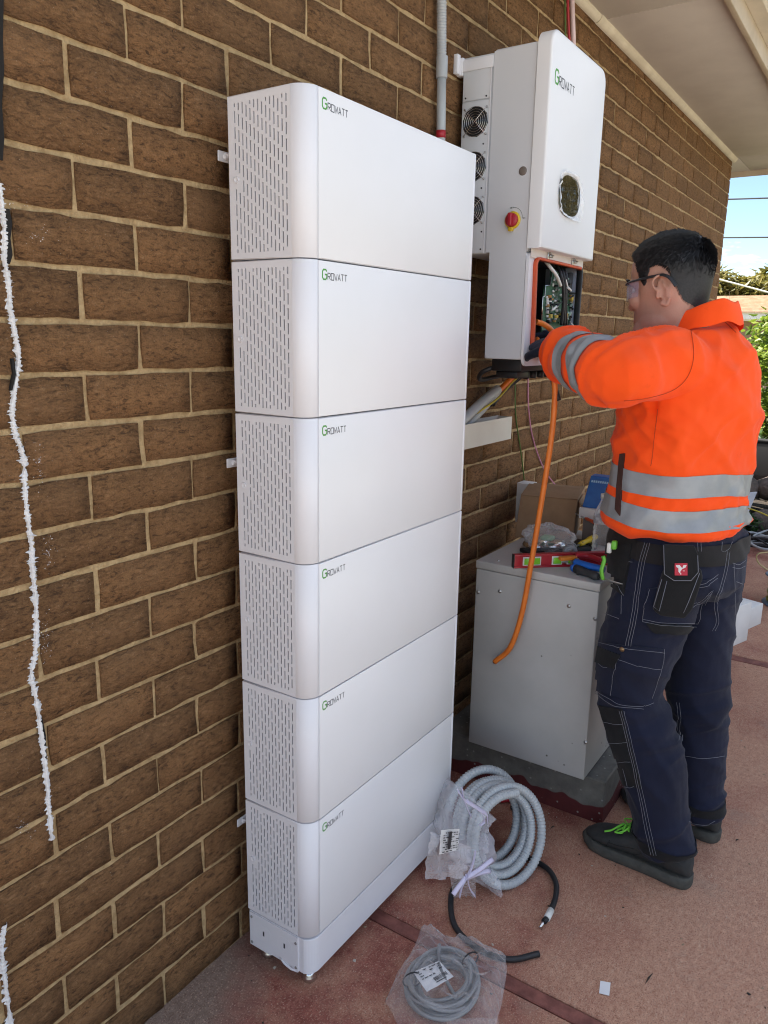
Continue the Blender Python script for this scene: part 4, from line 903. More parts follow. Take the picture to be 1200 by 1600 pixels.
for z, y0, wd, dp in [(.142, .092, .009, .012), (.128, .094, .009, .014), (.112, .097, .011, .020), (.098, .100, .015, .027), (.089, .100, .017, .024), (.083, .098, .012, .012)]:
    R.append([HM @ V3(wd * math.cos(t), y0 - .012 + (dp + .012) * max(0, math.sin(t)) ** .8 - .01 * max(0, -math.sin(t)), z) for t in np.linspace(0, 2 * PI, 14, endpoint=False)])
body.rings(R)
hb((0, .099, .0585), (.024, .010, .0052)); hb((0, .097, .049), (.021, .010, .0058)); hb((0, .092, .022), (.022, .016, .016))
for s in (-1, 1):
    hb((s * .033, .085, .150), (.026, .016, .007)); hb((s * .046, .075, .103), (.024, .022, .024)); hb((s * .055, .02, .045), (.022, .05, .032)); hb((s * .040, .055, .03), (.03, .04, .028))
    # ear: rim, bowl, lobe
    er = Matrix.Translation(V3(s * .079, -.012, .108)) @ Matrix.Rotation(s * -.42, 4, 'Z') @ Matrix.Rotation(-.2, 4, 'X')
    rim = [(0, .012, -.022), (0, -.002, -.034), (0, -.012, -.022), (0, -.020, .0), (0, -.022, .020), (0, -.012, .036), (0, .006, .038), (0, .017, .028), (0, .016, .014), (0, .008, .004)]
    body.tube([HM @ er @ V3(s * (.012 if 2 < i < 7 else .008), y, z) for i, (x, y, z) in enumerate(catmull(rim, 3)[::1]) for x, y, z in [(0, y, z)]][:28], .0040, 8)
    body.ball((0, 0, 0), (.0035, .0155, .030), 12, M=HM @ er @ Matrix.Translation(V3(s * .002, -.004, .004))); body.ball((0, 0, 0), (.0042, .009, .011), 10, M=HM @ er @ Matrix.Translation(V3(s * .006, .002, -.027)))
    body.ball((0, 0, 0), (.006, .006, .008), 10, M=HM @ er @ Matrix.Translation(V3(s * .005, .014, -.006)))
    body.tube([HM @ er @ V3(s * .008, -.006, -.016), HM @ er @ V3(s * .009, -.012, .002), HM @ er @ V3(s * .009, -.006, .020)], .003, 6)
limb(body, [(HM @ V3(0, -.022, .05), .062), (HM @ V3(0, -.035, -.02), .063), (V3(1.025, -.668, 1.41), .075), (V3(1.02, -.67, 1.35), .09)], 4)
body.rings([oval((1.02, -.665, z), a, b, e=2.2) for z, a, b in ((.86, .15, .11), (.95, .155, .115), (1.08, .16, .12), (1.25, .165, .12), (1.36, .165, .11), (1.42, .12, .08))])
for sh, el, wr in ((SHL, ELL, WRL), (SHR, ELR, WRR)): limb(body, [(sh + (V3(1.02, -.67, 1.42) - sh) * .4, .06), (sh, .06), (el, .042), (wr, .030), (wr + (wr - el).normalized() * .04, .028)], 6, 14)
for hi, kn, an in ((HIL, KNL, ANL), (HIR, KNR, ANR)): limb(body, [(hi + V3(0, 0, .06), .07), (hi, .075), (kn, .052), (an, .038), (an + FW * .05 - V3(0, 0, .045), .035)], 6, 14)
bme = fuse(body, .0036, 3, 'person')
def skin_mat():
    mt, n, b = node_mat('skin'); v = coords(n, 'World')
    c = ramp(n, noisef(n, v, 22, 5), (.3, (.40, .205, .140)), (.7, (.50, .275, .195)))
    c = mixc(n, ramp(n, noisef(n, v, 9, 3), (.45, (0, 0, 0)), (.65, (.5, .5, .5))), c, (.50, .19, .14))
    c = mixc(n, ramp(n, noisef(n, v, 330, 3), (.56, (0, 0, 0)), (.70, (.22, .22, .22))), c, (.20, .11, .08))
    zz = N(n, 'ShaderNodeSeparateXYZ'); L(n, v, zz.inputs[0]); jz = N(n, 'ShaderNodeMapRange'); jz.inputs['From Min'].default_value = 1.565; jz.inputs['From Max'].default_value = 1.535; jz.inputs['To Max'].default_value = .38; L(n, zz.outputs['Z'], jz.inputs['Value'])
    c = mixc(n, jz.outputs['Result'], c, mixc(n, noisef(n, v, 600, 2), (.30, .20, .17), (.16, .11, .10)))
    L(n, c, b.inputs['Base Color']); b.inputs['Roughness'].default_value = .48; b.inputs['Subsurface Weight'].default_value = .12; b.inputs['Subsurface Radius'].default_value = (.01, .004, .002); b.inputs['Subsurface Scale'].default_value = .6
    bn = N(n, 'ShaderNodeBump', Strength=.25, Distance=.0008); L(n, noisef(n, v, 520, 4), bn.inputs['Height']); L(n, bn.outputs['Normal'], b.inputs['Normal']); return mt
person = put('person', bme, skin_mat()); tag(person, 'man in orange hi-vis jacket and navy work trousers reaching into the open inverter', 'person')
# ---- hair: a raised cap over the scalp plus short strands
HI = HM.inverted(); BB = bvh_of(bme)
HLY = [-.12, -.075, -.055, -.045, -.036, -.026, -.010, .010, .020, .027, .033, .042, .047, .053, .062, .085, .11]
HLZ = [.040, .046, .062, .085, .115, .148, .156, .154, .138, .120, .113, .116, .136, .170, .193, .203, .208]
def hairy(p):
    q = HI @ p; x, y, z = abs(q.x), q.y, q.z
    if z > .262: return 0
    lo = float(np.interp(y, HLY, HLZ)) - max(0, x - .05) * (.5 if y > .06 else 0) + .004 * noise.noise(p * 55)
    return max(0., min(1., (z - lo + .012) / .046))
hm = MB(); co = [v.co.copy() for v in bme.vertices]; nn = [v.normal.copy() for v in bme.vertices]
zmin = (HM @ V3(0, 0, .03)).z
ids = {}; hv = []; wts = []
for i, p in enumerate(co):
    if p.z > zmin - .04:
        h = hairy(p)
        q = HI @ p
        ear = abs(q.x) > .083 and -.06 < q.y < .022 and q.z < .160
        if h > .02 and not ear: ids[i] = len(hv); hv.append(i); wts.append(h)
hV = []
for i, h in zip(hv, wts):
    q = HI @ co[i]; top = min(1, max(0, (q.z - .13) / .08)); t = (.0012 + .0070 * top) * min(1, h * 1.2) * (1 + .12 * noise.noise(co[i] * 40)) - .0012 * (h < .5)
    hV.append(co[i] + nn[i] * t)
fs = [tuple(ids[j] for j in p.vertices) for p in bme.polygons if all(j in ids and wts[ids[j]] > .62 for j in p.vertices)]
tm = bpy.data.meshes.new('cap'); tm.from_pydata([tuple(p) for p in hV], [], fs); tm = eval_mods(tm, [('SMOOTH', dict(factor=.5, iterations=14))]); hV = [v.co.copy() for v in tm.vertices]
hme = bpy.data.meshes.new('hair'); rr = random.Random(11); V = [tuple(p) for p in hV]; F = list(fs)
crown = HM @ V3(.0, -.075, .215)
for _ in range(46000):
    k = rr.randrange(len(hv)); i = hv[k]; h = wts[k]
    if rr.random() > .10 + h * 1.5: continue
    q = HI @ co[i]; top = min(1, max(0, (q.z - .13) / .08)); n_ = nn[i]; p = hV[k] - n_ * .002
    d = (p - crown); d -= n_ * d.dot(n_); d = d.normalized() if d.length > 1e-4 else n_.orthogonal(); d = (d + n_ * (.12 + .35 * top * rr.random()) + V3(rr.uniform(-1, 1), rr.uniform(-1, 1), rr.uniform(-1, 1)) * .20).normalized()
    l = (.0032 + .0025 * min(1, h) + .010 * top) * rr.uniform(.6, 1.2); s = d.cross(n_).normalized() * .00042; o = len(V); e = p + d * l - n_ * (.1 * l)
    V += [tuple(p - s), tuple(p + s), tuple(p + d * l * .55 + n_ * .0012 + s * .8), tuple(e)]; F += [(o, o + 1, o + 2), (o, o + 2, o + 3)]
hme.from_pydata(V, [], F); hme.polygons.foreach_set('use_smooth', [True] * len(F)); hme.update()
hmt, n, b = node_mat('black_hair'); L(n, ramp(n, noisef(n, coords(n, 'World', (1, 1, 1)), 190, 4), (.3, (.008, .008, .009)), (.75, (.030, .028, .030))), b.inputs['Base Color']); b.inputs['Roughness'].default_value = .48; b.inputs['Specular IOR Level'].default_value = .4
put('hair', hme, hmt, person)
eb = MB()
for s in (-1, 1):
    eb.tube([HM @ V3(s * x, y, z) for x, y, z in ((.014, .110, .152), (.032, .107, .159), (.052, .090, .155))], [(.004, .0035), (.005, .0035), (.002, .002)], 6)
eb.build('eyebrows', hmt, person)
for s in (-1, 1):
    e = MB(); e.ball((0, 0, 0), .0115, 14, M=HM @ Matrix.Translation(V3(s * .033, .082, .129))); e.build('eye', mat('eye_white', (.6, .58, .55), .15, col2=(.58, .56, .54)), person)
# ---- safety glasses
gl = MB(); g = []
def gpt(a, z, off=0.): return HM @ V3((.0835 + off) * math.sin(a), .006 + (.108 + off) * math.cos(a) ** .8 if math.cos(a) > 0 else .006, z)
AA = np.linspace(-1.25, 1.25, 34)
fr = MB(); fr.tube([gpt(a, .1505 - .002 * abs(a), .002) for a in AA], [(.0038, .0022)] * 34, 8)
for s in (-1, 1): fr.tube(catmull([gpt(s * 1.25, .149, .002), HM @ V3(s * .0845, .03, .148), HM @ V3(s * .0855, .0, .148), HM @ V3(s * .088, -.022, .146), HM @ V3(s * .088, -.040, .135), HM @ V3(s * .084, -.052, .115)], 6), [(.0052, .0022)] * 31, 8)
gla = fr.build('safety_glasses', BLACKP, person)
gl.rings([[gpt(a, z, .001 + .0015 * k) for a in AA] for k, z in enumerate((.150, .135, .120, .108))], closed=False, cap=False)
lm = film_mat('lens_tint', (.45, .42, .60), .74, .04, 5, .0002); gl.build('lens', lm, gla)

# ---- jacket
jk = MB()
jk.rings([oval(V3(*c) - V3(.0, 0, 0) + FW * .004 - RT * .006, a - .004, b - .004, e=2.35) for c, a, b in [((1.022, -.655, .975), .188, .150), ((1.022, -.652, .985), .198, .153), ((1.022, -.652, 1.02), .202, .156), ((1.022, -.655, 1.08), .202, .153), ((1.022, -.657, 1.16), .202, .148), ((1.022, -.661, 1.25), .202, .147), ((1.022, -.664, 1.32), .200, .143), ((1.022, -.668, 1.39), .188, .132), ((1.024, -.678, 1.44), .155, .112), ((1.028, -.676, 1.478), .108, .088), ((1.03, -.672, 1.498), .080, .076), ((1.03, -.672, 1.503), .06, .06)]])
def sleeve(sh, el, wr, inn_, k_=1.):
    ax = (wr - el).normalized()
    limb(jk, [(inn_, .080 * k_), (sh, .090 * k_), (sh.lerp(el, .5) + V3(0, 0, .004), .083 * k_), (el - V3(0, 0, .002), .075), (el.lerp(wr, .35), .073), (el.lerp(wr, .68), .070), (wr - ax * .012, .066), (wr, .054)], 7, 22)
sleeve(SHL, ELL, WRL, V3(.96, -.67, 1.385)); sleeve(SHR, ELR, WRR, V3(1.08, -.70, 1.35), .9)
jme = fuse(jk, .0062, 4, 'jacket')
axL = (WRL - ELL).normalized(); axU = (ELL - SHL).normalized()
axL = (WRL - ELL).normalized()
def ridge(p): return 1 - abs(noise.noise(p)) * 2.2
def crease(p, k=.45): return max(0., 1 - abs(noise.noise(p)) * 2.6 - k) / (1 - k)
def jfold(p, n_):
    d = 0.
    arm = max(0., min(1., (1.0 - p.x) / .06)) * max(0., min(1., (p.z - 1.27) / .04)) * (1 if (p - SHL).dot(FW) > -.02 else .15)
    if arm:
        t = (p - ELL).dot(axL); near = math.exp(-((t - .02) / .09) ** 2); cuff = math.exp(-((t - .27) / .07) ** 2)
        d += arm * ((.004 + .011 * near + .011 * cuff) * (crease(V3(t * 17, p.z * 5 + p.x * 3, p.x * 5), .3) - .25) + .006 * crease(V3(p.x * 9 + p.y * 8, p.z * 9, t * 7 + 5)) + .008 * noise.noise(p * 8))
    w = 1 - .75 * arm
    hem = max(0., min(1., (1.07 - p.z) / .08))
    arp = math.exp(-((p - V3(.93, -.60, 1.30)).length / .13) ** 2)
    d += w * (.008 * noise.noise(V3(p.x * 6 + 3, p.y * 6, p.z * 3.0)) + .009 * crease(V3(p.x * 6 + p.z * 5, p.y * 6 - p.z * 4, p.z * 2.4), .35) + .007 * crease(V3(p.x * 10 - p.z * 5, p.y * 10 + p.z * 6, p.z * 4 + 4), .5)
         + arp * .014 * (crease(V3((p.x + p.y) * 4, p.z * 20 - p.y * 12, 3), .25) - .2) + hem * .015 * (crease(V3(p.x * 5, p.y * 5 + 2, p.z * 17), .2) - .2))
    d += .002 * noise.noise(p * 34)
    if abs(p.z - 1.0) < .045: d += .010 * math.exp(-((p.z - .985) / .02) ** 2)
    return d - .004
displace(jme, jfold); jme = eval_mods(jme, [('SMOOTH', dict(factor=.5, iterations=1))])
def cloth(name, col, col2, weave=900, rough=.8, fluor=None):
    mt, n, b = node_mat(name); v = coords(n, 'World')
    c = ramp(n, noisef(n, v, 7, 6, .6), (.3, col2), (.7, col))
    c = mixc(n, ramp(n, noisef(n, v, 26, 6, .7), (.62, (0, 0, 0)), (.78, (.35, .35, .35))), c, tuple(x * .55 for x in col))
    L(n, c, b.inputs['Base Color']); b.inputs['Roughness'].default_value = rough; b.inputs['Specular IOR Level'].default_value = .25; b.inputs['Sheen Weight'].default_value = .08
    h = mixc(n, .65, noisef(n, v, weave, 2), noisef(n, v, 55, 5, .65)); rg = N(n, 'ShaderNodeTexNoise', Scale=9., Detail=4., Roughness=.5, Distortion=.7); rg.noise_type = 'RIDGED_MULTIFRACTAL'; L(n, v, rg.inputs['Vector'])
    b0 = N(n, 'ShaderNodeBump', Strength=.8, Distance=.007); L(n, rg.outputs['Fac'], b0.inputs['Height'])
    bn = N(n, 'ShaderNodeBump', Strength=.4, Distance=.0025); L(n, b0.outputs['Normal'], bn.inputs['Normal']); L(n, h, bn.inputs['Height']); L(n, bn.outputs['Normal'], b.inputs['Normal']); return mt
HIVIS = cloth('hivis_orange', (1.0, .095, .006), (.96, .075, .004))
jacket = put('jacket', jme, HIVIS, person)
JB = bvh_of(jme); REFL = mat('reflective_grey', (.30, .315, .33), .38, .15, col2=(.25, .265, .275), ns=16, bump=.25, bs=420, bd=.001, kind='World')
def wrap(parent, bvh, name, mt, cen, e1, e2, wfun, off=.0022, k=120, rmax=.30, nv=5, a0=0., a1=2 * PI):
    """a band hugging a surface: rays cast inwards to the axis point cen + wfun(angle, s)"""
    mb = MB(); rows = []
    for s in np.linspace(0, 1, nv):
        row = []
        for q in range(k + (0 if a1 - a0 > 6.2 else 1)):
            t = a0 + (a1 - a0) * q / k; d = e1 * math.cos(t) + e2 * math.sin(t); c = cen + wfun(t, s)
            h = bvh.ray_cast(c + d * rmax, -d, rmax * 1.2)
            row.append(h[0] + h[1] * off if h[0] else c + d * rmax * .5)
        rows.append(row)
    mb.rings(rows, closed=a1 - a0 > 6.2, cap=False); return mb.build(name, mt, parent)
cj = V3(1.022, -.66, 0)
def zband(zc, wd, slope, wav): return lambda t, s: V3(0, 0, zc + wd * (s - .5) + slope * math.cos(t - 2.7) + wav * math.sin(2.2 * t + zc * 9))
wrap(jacket, JB, 'reflective_band', REFL, cj, RT, FW, zband(1.105, .056, .012, .006)); wrap(jacket, JB, 'reflective_band', REFL, cj, RT, FW, zband(1.020, .054, .012, .007))
u1 = axL.orthogonal().normalized(); u2 = axL.cross(u1)
for t0, wd in ((.082, .074), (.182, .048)): wrap(jacket, JB, 'reflective_band', REFL, ELL, u1, u2, (lambda t0, wd: lambda t, s: axL * (t0 + wd * (s - .5) + .014 * math.sin(t * 1.0 + .8)))(t0, wd), rmax=.098, k=90, nv=14, off=.0030)
axR = (WRR - ELR).normalized(); r1 = axR.orthogonal().normalized(); r2 = axR.cross(r1)
for t0, wd in ((.05, .055), (.16, .05)): wrap(jacket, JB, 'reflective_band', REFL, ELR, r1, r2, (lambda t0, wd: lambda t, s: axR * (t0 + wd * (s - .5)))(t0, wd), rmax=.14, k=60)
# stand-up collar, seams, side slit
cl = MB(); cR = []
for z, a, b, oy in ((-.016, .098, .090, 0), (.0, .093, .088, 0), (.028, .084, .083, .004), (.038, .081, .080, .006), (.041, .0785, .0775, .006), (.038, .076, .075, .006), (.0, .078, .078, 0)):
    cR.append([V3(1.032, -.668, 1.495) + RT * (a * math.cos(t)) + FW * (b * math.sin(t) + oy) + V3(0, 0, z * (1 - .75 * max(0, math.sin(t)) ) - .030 * math.sin(t) + .008 * noise.noise(V3(math.cos(t) * 2, math.sin(t) * 2, z * 9))) for t in np.linspace(0, 2 * PI, 48, endpoint=False)])
cl.rings(cR, True, False); cl.build('collar', HIVIS, jacket)
def hit(bvh, u, v):
    d = Vector(ray(u, v)).normalized(); return bvh.ray_cast(Vector(CC), d)
def seam(bvh, name, mt, parent, pts, r=.0009, off=.0012, n=14, dash=False):
    mb = MB(); P2 = catmull([V3(a, b, 0) for a, b in pts], n); run = []; runs = []
    for q in P2:
        h = hit(bvh, q.x, q.y)
        if h[0] is None or (run and (h[0] - run[-1]).length > .035):
            if len(run) > 2: runs.append(run)
            run = []
        if h[0] is not None: run.append(h[0] + h[1] * off)
    if len(run) > 2: runs.append(run)
    for rn_ in runs: mb = MB(); mb.tube(rn_, r, 5); mb.build(name, mt, parent)
def panel(bvh, name, mt, parent, quad, off=.003, nu=16, nv=16, thick=.0):
    mb = MB(); (a, b, c, d) = [V3(x, y, 0) for x, y in quad]; G = {}
    for j in range(nv + 1):
        for i in range(nu + 1):
            s, t = i / nu, j / nv; p = a.lerp(b, s).lerp(d.lerp(c, s), t); h = hit(bvh, p.x, p.y)
            if h[0] is not None: G[i, j] = h[0] + h[1] * (off + thick * (math.sin(PI * min(1, max(0, s))) * math.sin(PI * t)) ** .5)
    ix = {}; vs = []
    for k, p in G.items(): ix[k] = len(vs); vs.append(p)
    fs = []
    for j in range(nv):
        for i in range(nu):
            q = [(i, j), (i + 1, j), (i + 1, j + 1), (i, j + 1)]
            if all(k in G for k in q) and max((G[q[k]] - G[q[(k + 1) % 4]]).length for k in range(4)) < .09: fs.append([ix[k] for k in q])
    nb = {}
    for f in fs:
        for q in f: nb.setdefault(q, set()).update(f)
    left = set(nb); best = set()
    while left:
        st = [left.pop()]; comp = set(st)
        while st:
            for y in nb[st.pop()]:
                if y in left: left.discard(y); comp.add(y); st.append(y)
        if len(comp) > len(best): best = comp
    fs = [f for f in fs if f[0] in best]
    # a turned-in edge gives the patch thickness
    us = sorted({q for f in fs for q in f}); re_ = {q: i for i, q in enumerate(us)}; vs = [vs[q] for q in us]; fs = [[re_[q] for q in f] for f in fs]
    mb.add(vs, fs, 0, True)
    ed = {}
    for f in fs:
        for k in range(4): e = (f[k], f[(k + 1) % 4]); ed[e] = 1
    o = len(mb.v)
    for (x, y) in list(ed):
        if (y, x) not in ed:
            px, py = vs[x], vs[y]; hx = bvh.find_nearest(px); hy = bvh.find_nearest(py)
            if hx[0] is not None and hy[0] is not None: mb.add([px, py, hy[0], hx[0]], [(0, 3, 2, 1)])
    return mb.build(name, mt, parent)
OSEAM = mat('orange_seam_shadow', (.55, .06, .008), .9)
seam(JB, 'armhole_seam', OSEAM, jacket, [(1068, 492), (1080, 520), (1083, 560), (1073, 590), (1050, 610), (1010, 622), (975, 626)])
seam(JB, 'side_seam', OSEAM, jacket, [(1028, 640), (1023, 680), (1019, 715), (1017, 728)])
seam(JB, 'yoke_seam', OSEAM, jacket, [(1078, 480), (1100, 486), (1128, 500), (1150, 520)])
panel(JB, 'pocket_slit', mat('slit_dark', (.05, .018, .012), .9), jacket, [(970, 709), (977, 708), (973, 760), (965, 758)], .0052, 4, 14); panel(JB, 'pocket_slit', mat('slit_dark2', (.06, .02, .014), .9), jacket, [(965, 758), (973, 760), (970, 806), (963, 796)], .0052, 4, 12)

# ---- trousers
tk_ = MB()
tk_.rings([oval(c, a, b, e=2.3) for c, a, b in [((1.022, -.655, .985), .172, .138), ((1.022, -.654, .93), .180, .150), ((1.022, -.660, .88), .186, .160), ((1.020, -.668, .83), .182, .158), ((1.022, -.68, .79), .14, .11)]])
limb(tk_, [(HIL + V3(.01, -.01, .06), .098), (HIL + V3(-.006, .008, -.05), .114), (HIL.lerp(KNL, .55) + V3(-.012, .008, 0), .107), (KNL + V3(0, .004, 0), .094), (KNL.lerp(ANL, .42) + V3(0, -.012, 0), .092), (KNL.lerp(ANL, .8), .083), (ANL + V3(0, -.008, -.01), .079)], 8, 24)
limb(tk_, [(HIR + V3(-.01, -.01, .06), .098), (HIR + V3(0, -.01, -.05), .102), (HIR.lerp(KNR, .55), .096), (KNR, .086), (KNR.lerp(ANR, .42) + V3(0, -.006, 0), .084), (KNR.lerp(ANR, .8), .077), (ANR + V3(0, -.008, -.015), .074)], 8, 24)
tme = fuse(tk_, .0062, 3, 'trousers')
def tfold(p, n_):
    kb = math.exp(-((p.z - .43) / .09) ** 2); ab = math.exp(-((p.z - .13) / .06) ** 2); cr_ = math.exp(-((p.z - .74) / .07) ** 2)
    back = .5 - .5 * n_.dot(FW)
    d = (.010 * kb * (.35 + back) + .011 * ab + .007 * cr_ * back) * (crease(V3(p.x * 4 + p.z * 2, p.y * 5 + p.z * 5, p.z * 15 + p.y * 6), .3) - .2)
    d += .009 * noise.noise(V3(p.x * 6, p.y * 6, p.z * 3)) + .006 * crease(V3(p.x * 7 + p.z * 5, p.y * 7 - p.z * 6, p.z * 5), .45) + .001 * noise.noise(p * 45)
    return d - .002
displace(tme, tfold); tme = eval_mods(tme, [('SMOOTH', dict(factor=.5, iterations=1))])
DENIM = cloth('navy_twill', (.0105, .0135, .034), (.0075, .0095, .024), 800, .85)
trousers = put('trousers', tme, DENIM, person); TB = bvh_of(tme)
BLK = cloth('black_canvas', (.012, .012, .013), (.009, .009, .010), 700, .85)
THREAD = mat('pale_thread', (.22, .225, .26), .8)
belt = wrap(trousers, TB, 'belt', cloth('black_webbing', (.016, .014, .014), (.010, .009, .009), 500, .8), cj, RT, FW, lambda t, s: V3(0, 0, .905 + .05 * s + .004 * math.sin(t)), off=.005, k=90)
for (a, b) in ((.06, 0),):
    panel(TB, 'knee_patch', BLK, trousers, [(936, 1102), (972, 1108), (1003, 1232), (974, 1226)], .004, 12, 24)
pk = panel(TB, 'cargo_pocket', DENIM, trousers, [(940, 1004), (1036, 1014), (1016, 1104), (931, 1078)], .007, 22, 18)
panel(TB, 'pocket_flap', BLK, trousers, [(938, 1010), (972, 1022), (962, 1044), (934, 1034)], .010, 10, 8)
panel(TB, 'back_pocket', DENIM, trousers, [(1012, 920), (1110, 905), (1090, 975), (1004, 972)], .007, 20, 16)
panel(TB, 'pocket_base', BLK, trousers, [(1010, 974), (1086, 977), (1074, 990), (1024, 989)], .0078, 18, 8)
panel(TB, 'tool_pocket', BLK, trousers, [(940, 852), (990, 850), (975, 930), (936, 900)], .008, 14, 16)
for z, rr_, c in ((ANL.z + .018, .093, ANL + V3(0, -.008, 0)), (ANR.z + .03, .09, ANR + V3(0, -.008, 0))):
    wrap(trousers, TB, 'ankle_strap', BLK, V3(c.x, c.y, 0), RT, FW, (lambda z: lambda t, s: V3(0, 0, z + .028 * (s - .5) + .006 * math.sin(t)))(z), off=.003, k=50, rmax=.16)
ST = [
 [(1004, 972), (1040, 976), (1090, 978)], [(1005, 968), (1040, 972), (1092, 973)], [(1004, 972), (1008, 945), (1016, 920)], [(1092, 973), (1098, 945), (1112, 920)], [(1088, 912), (1104, 908), (1118, 897)], [(1088, 916), (1104, 913), (1117, 903)], [(1074, 945), (1092, 936), (1110, 921)], [(1076, 948), (1093, 939), (1109, 925)],
 [(1012, 848), (1004, 880), (998, 920), (992, 960), (982, 1010)], [(1008, 848), (1000, 880), (994, 920), (988, 960), (978, 1010)], [(1016, 848), (1008, 880), (1001, 920), (996, 960), (986, 1010)],
 [(940, 1004), (980, 1012), (1036, 1018)], [(941, 1012), (970, 1022)], [(1036, 1012), (1032, 1040), (1016, 1090)], [(932, 1078), (965, 1098), (1005, 1102), (1018, 1098)], [(932, 1082), (965, 1102), (1005, 1106)], [(968, 1026), (960, 1060), (956, 1088)], [(934, 1032), (950, 1042), (968, 1024)], [(966, 1030), (1000, 1040), (1030, 1044)],
 [(940, 1127), (960, 1130), (973, 1130)], [(950, 1160), (966, 1160), (980, 1158)], [(962, 1192), (974, 1190), (986, 1190)], [(975, 1228), (985, 1230), (992, 1228)], [(975, 1200), (979, 1215), (982, 1228)],
 [(972, 1110), (984, 1160), (1000, 1230), (1012, 1290), (1022, 1335)], [(969, 1110), (981, 1160), (997, 1230), (1008, 1290), (1018, 1335)], [(976, 1110), (988, 1160), (1004, 1230), (1016, 1290), (1026, 1335)],
 [(1134, 862), (1130, 890), (1122, 920), (1116, 940), (1118, 970), (1112, 985)], [(1138, 862), (1134, 890), (1126, 920), (1120, 940), (1122, 970), (1116, 985)], [(1142, 880), (1152, 882), (1162, 876)], [(1142, 886), (1152, 888), (1162, 884)], [(1144, 880), (1146, 920), (1147, 960)], [(1146, 908), (1156, 912)],
 [(938, 880), (960, 876), (990, 878)], [(940, 905), (965, 912), (978, 930)], [(978, 880), (974, 910), (972, 960)], [(936, 950), (955, 962), (970, 968)], [(1126, 846), (1126, 862), (1136, 858), (1142, 846)], [(1088, 846), (1089, 862)], [(1093, 846), (1094, 862)],
 [(1060, 1096), (1062, 1130), (1058, 1160)], [(1064, 1096), (1066, 1130), (1062, 1160)], [(1070, 1180), (1100, 1184), (1130, 1180)], [(1074, 1284), (1100, 1288), (1116, 1282)], [(1048, 1362), (1066, 1356), (1080, 1346)]]
for s_ in ST: seam(TB, 'stitching', THREAD, trousers, s_, .00055 if len(s_) > 2 else .0006, .0088 if 1000 > s_[0][1] > 890 or 1000 < s_[0][1] < 1105 else .005)
h = hit(TB, 974, 1013); q = MB(); q.lathe([(.0001, .004), (.005, .0035), (.007, .001), (.007, 0)], h[0] + h[1] * .008, h[1], 14); q.build('rivet', mat('brass_rivet', (.30, .19, .10), .4, .8), trousers)
# holster pouch hanging from the belt, with its red emblem patch
h0 = hit(TB, 1060, 900); nrm = h0[1]; nrm = V3(nrm.x, nrm.y, 0).normalized(); hx = V3(nrm.y, -nrm.x, 0); hx = hx if hx.dot(V3(*CR[0])) > 0 else -hx; hz = V3(0, 0, 1)
def on_plane(u, v, o, n_): d = Vector(ray(u, v)); c = Vector(CC); return c + d * ((o - c).dot(n_) / d.dot(n_))
po = h0[0] + nrm * .014
q = MB(); q.prism([on_plane(u, v, po, nrm) for u, v in ((1034, 890), (1030, 905), (1018, 950), (1030, 958), (1066, 962), (1078, 948), (1094, 900), (1092, 885))], nrm * .026, .006, seg=2, smooth=True); pch = q.build('pouch', BLK, trousers)
q = MB(); po2 = po + nrm * .0265; q.prism([on_plane(u, v, po2, nrm) for u, v in ((1036, 850), (1037, 898), (1052, 908), (1080, 908), (1092, 895), (1091, 868), (1084, 852))], nrm * .005, .0015, seg=1); q.build('pouch_flap', BLK, pch)
po3 = po2 + nrm * .0056
q = MB(); q.tube([on_plane(u, v, po3, nrm) for u, v in ((1037, 852), (1038, 897), (1053, 907), (1080, 907), (1091, 894), (1090, 868))], .0008, 5); q.tube([on_plane(u, v, po + nrm * .027, nrm) for u, v in ((1093, 896), (1076, 940), (1068, 958))], .0008, 5); q.tube([on_plane(u, v, po + nrm * .027, nrm) for u, v in ((1034, 905), (1021, 948), (1030, 955), (1042, 908))], .0008, 5); q.build('stitching', THREAD, pch)
q = MB(); q.prism([on_plane(u, v, po3, nrm) for u, v in ((1054, 880), (1054, 899), (1074, 899), (1074, 880))], nrm * .0012, .0003, seg=1); emb = q.build('emblem_patch', mat('emblem_red', (.50, .012, .04), .5, col2=(.44, .01, .035)), pch)
po4 = po3 + nrm * .0016; q = MB()
for pg in (((1056, 883), (1062, 883), (1066, 888), (1068, 883), (1073, 883), (1071, 887), (1066, 889), (1063, 893), (1062, 896), (1060, 893), (1060, 888), (1057, 886)), ((1063, 894), (1065, 897), (1063, 898)), ((1066.5, 891.5), (1070, 891.5), (1069, 893))):
    q.add([on_plane(u, v, po4, nrm) for u, v in pg], [tuple(range(len(pg)))])
q.build('emblem', mat('emblem_white', (.75, .72, .72), .5), emb)
# green and white knife handle clipped to the front pocket
h = hit(TB, 945, 900)
q = MB(); a_ = onx(944, 876, .835); b_ = onx(942, 905, .835); q.tube(catmull([a_ + V3(0, .004, .012), a_, a_.lerp(b_, .5) + V3(-.004, .004, 0), b_], 5), [(.007, .005)] * 16, 10); q.build('green_clip', mat('lime_plastic', (.16, .52, .05), .4), trousers)
q = MB(); q.tube([onx(944, 905, .835), onx(974, 914, .832)], [(.0012, .006)] * 2, 6); q.build('knife_blade', STEEL, trousers)
q = MB(); a_ = onx(957, 851, .842); q.box((a_.x - .008, a_.y - .012, a_.z - .012), (a_.x + .008, a_.y + .002, a_.z + .012), .004); q.build('green_lighter', mat('lime_plastic2', (.16, .52, .05), .4), trousers)
q = MB(); a_ = onx(951, 856, .842); q.box((a_.x - .006, a_.y - .008, a_.z - .014), (a_.x + .006, a_.y + .004, a_.z + .014), .003); q.build('white_clip', CHIPW, trousers)

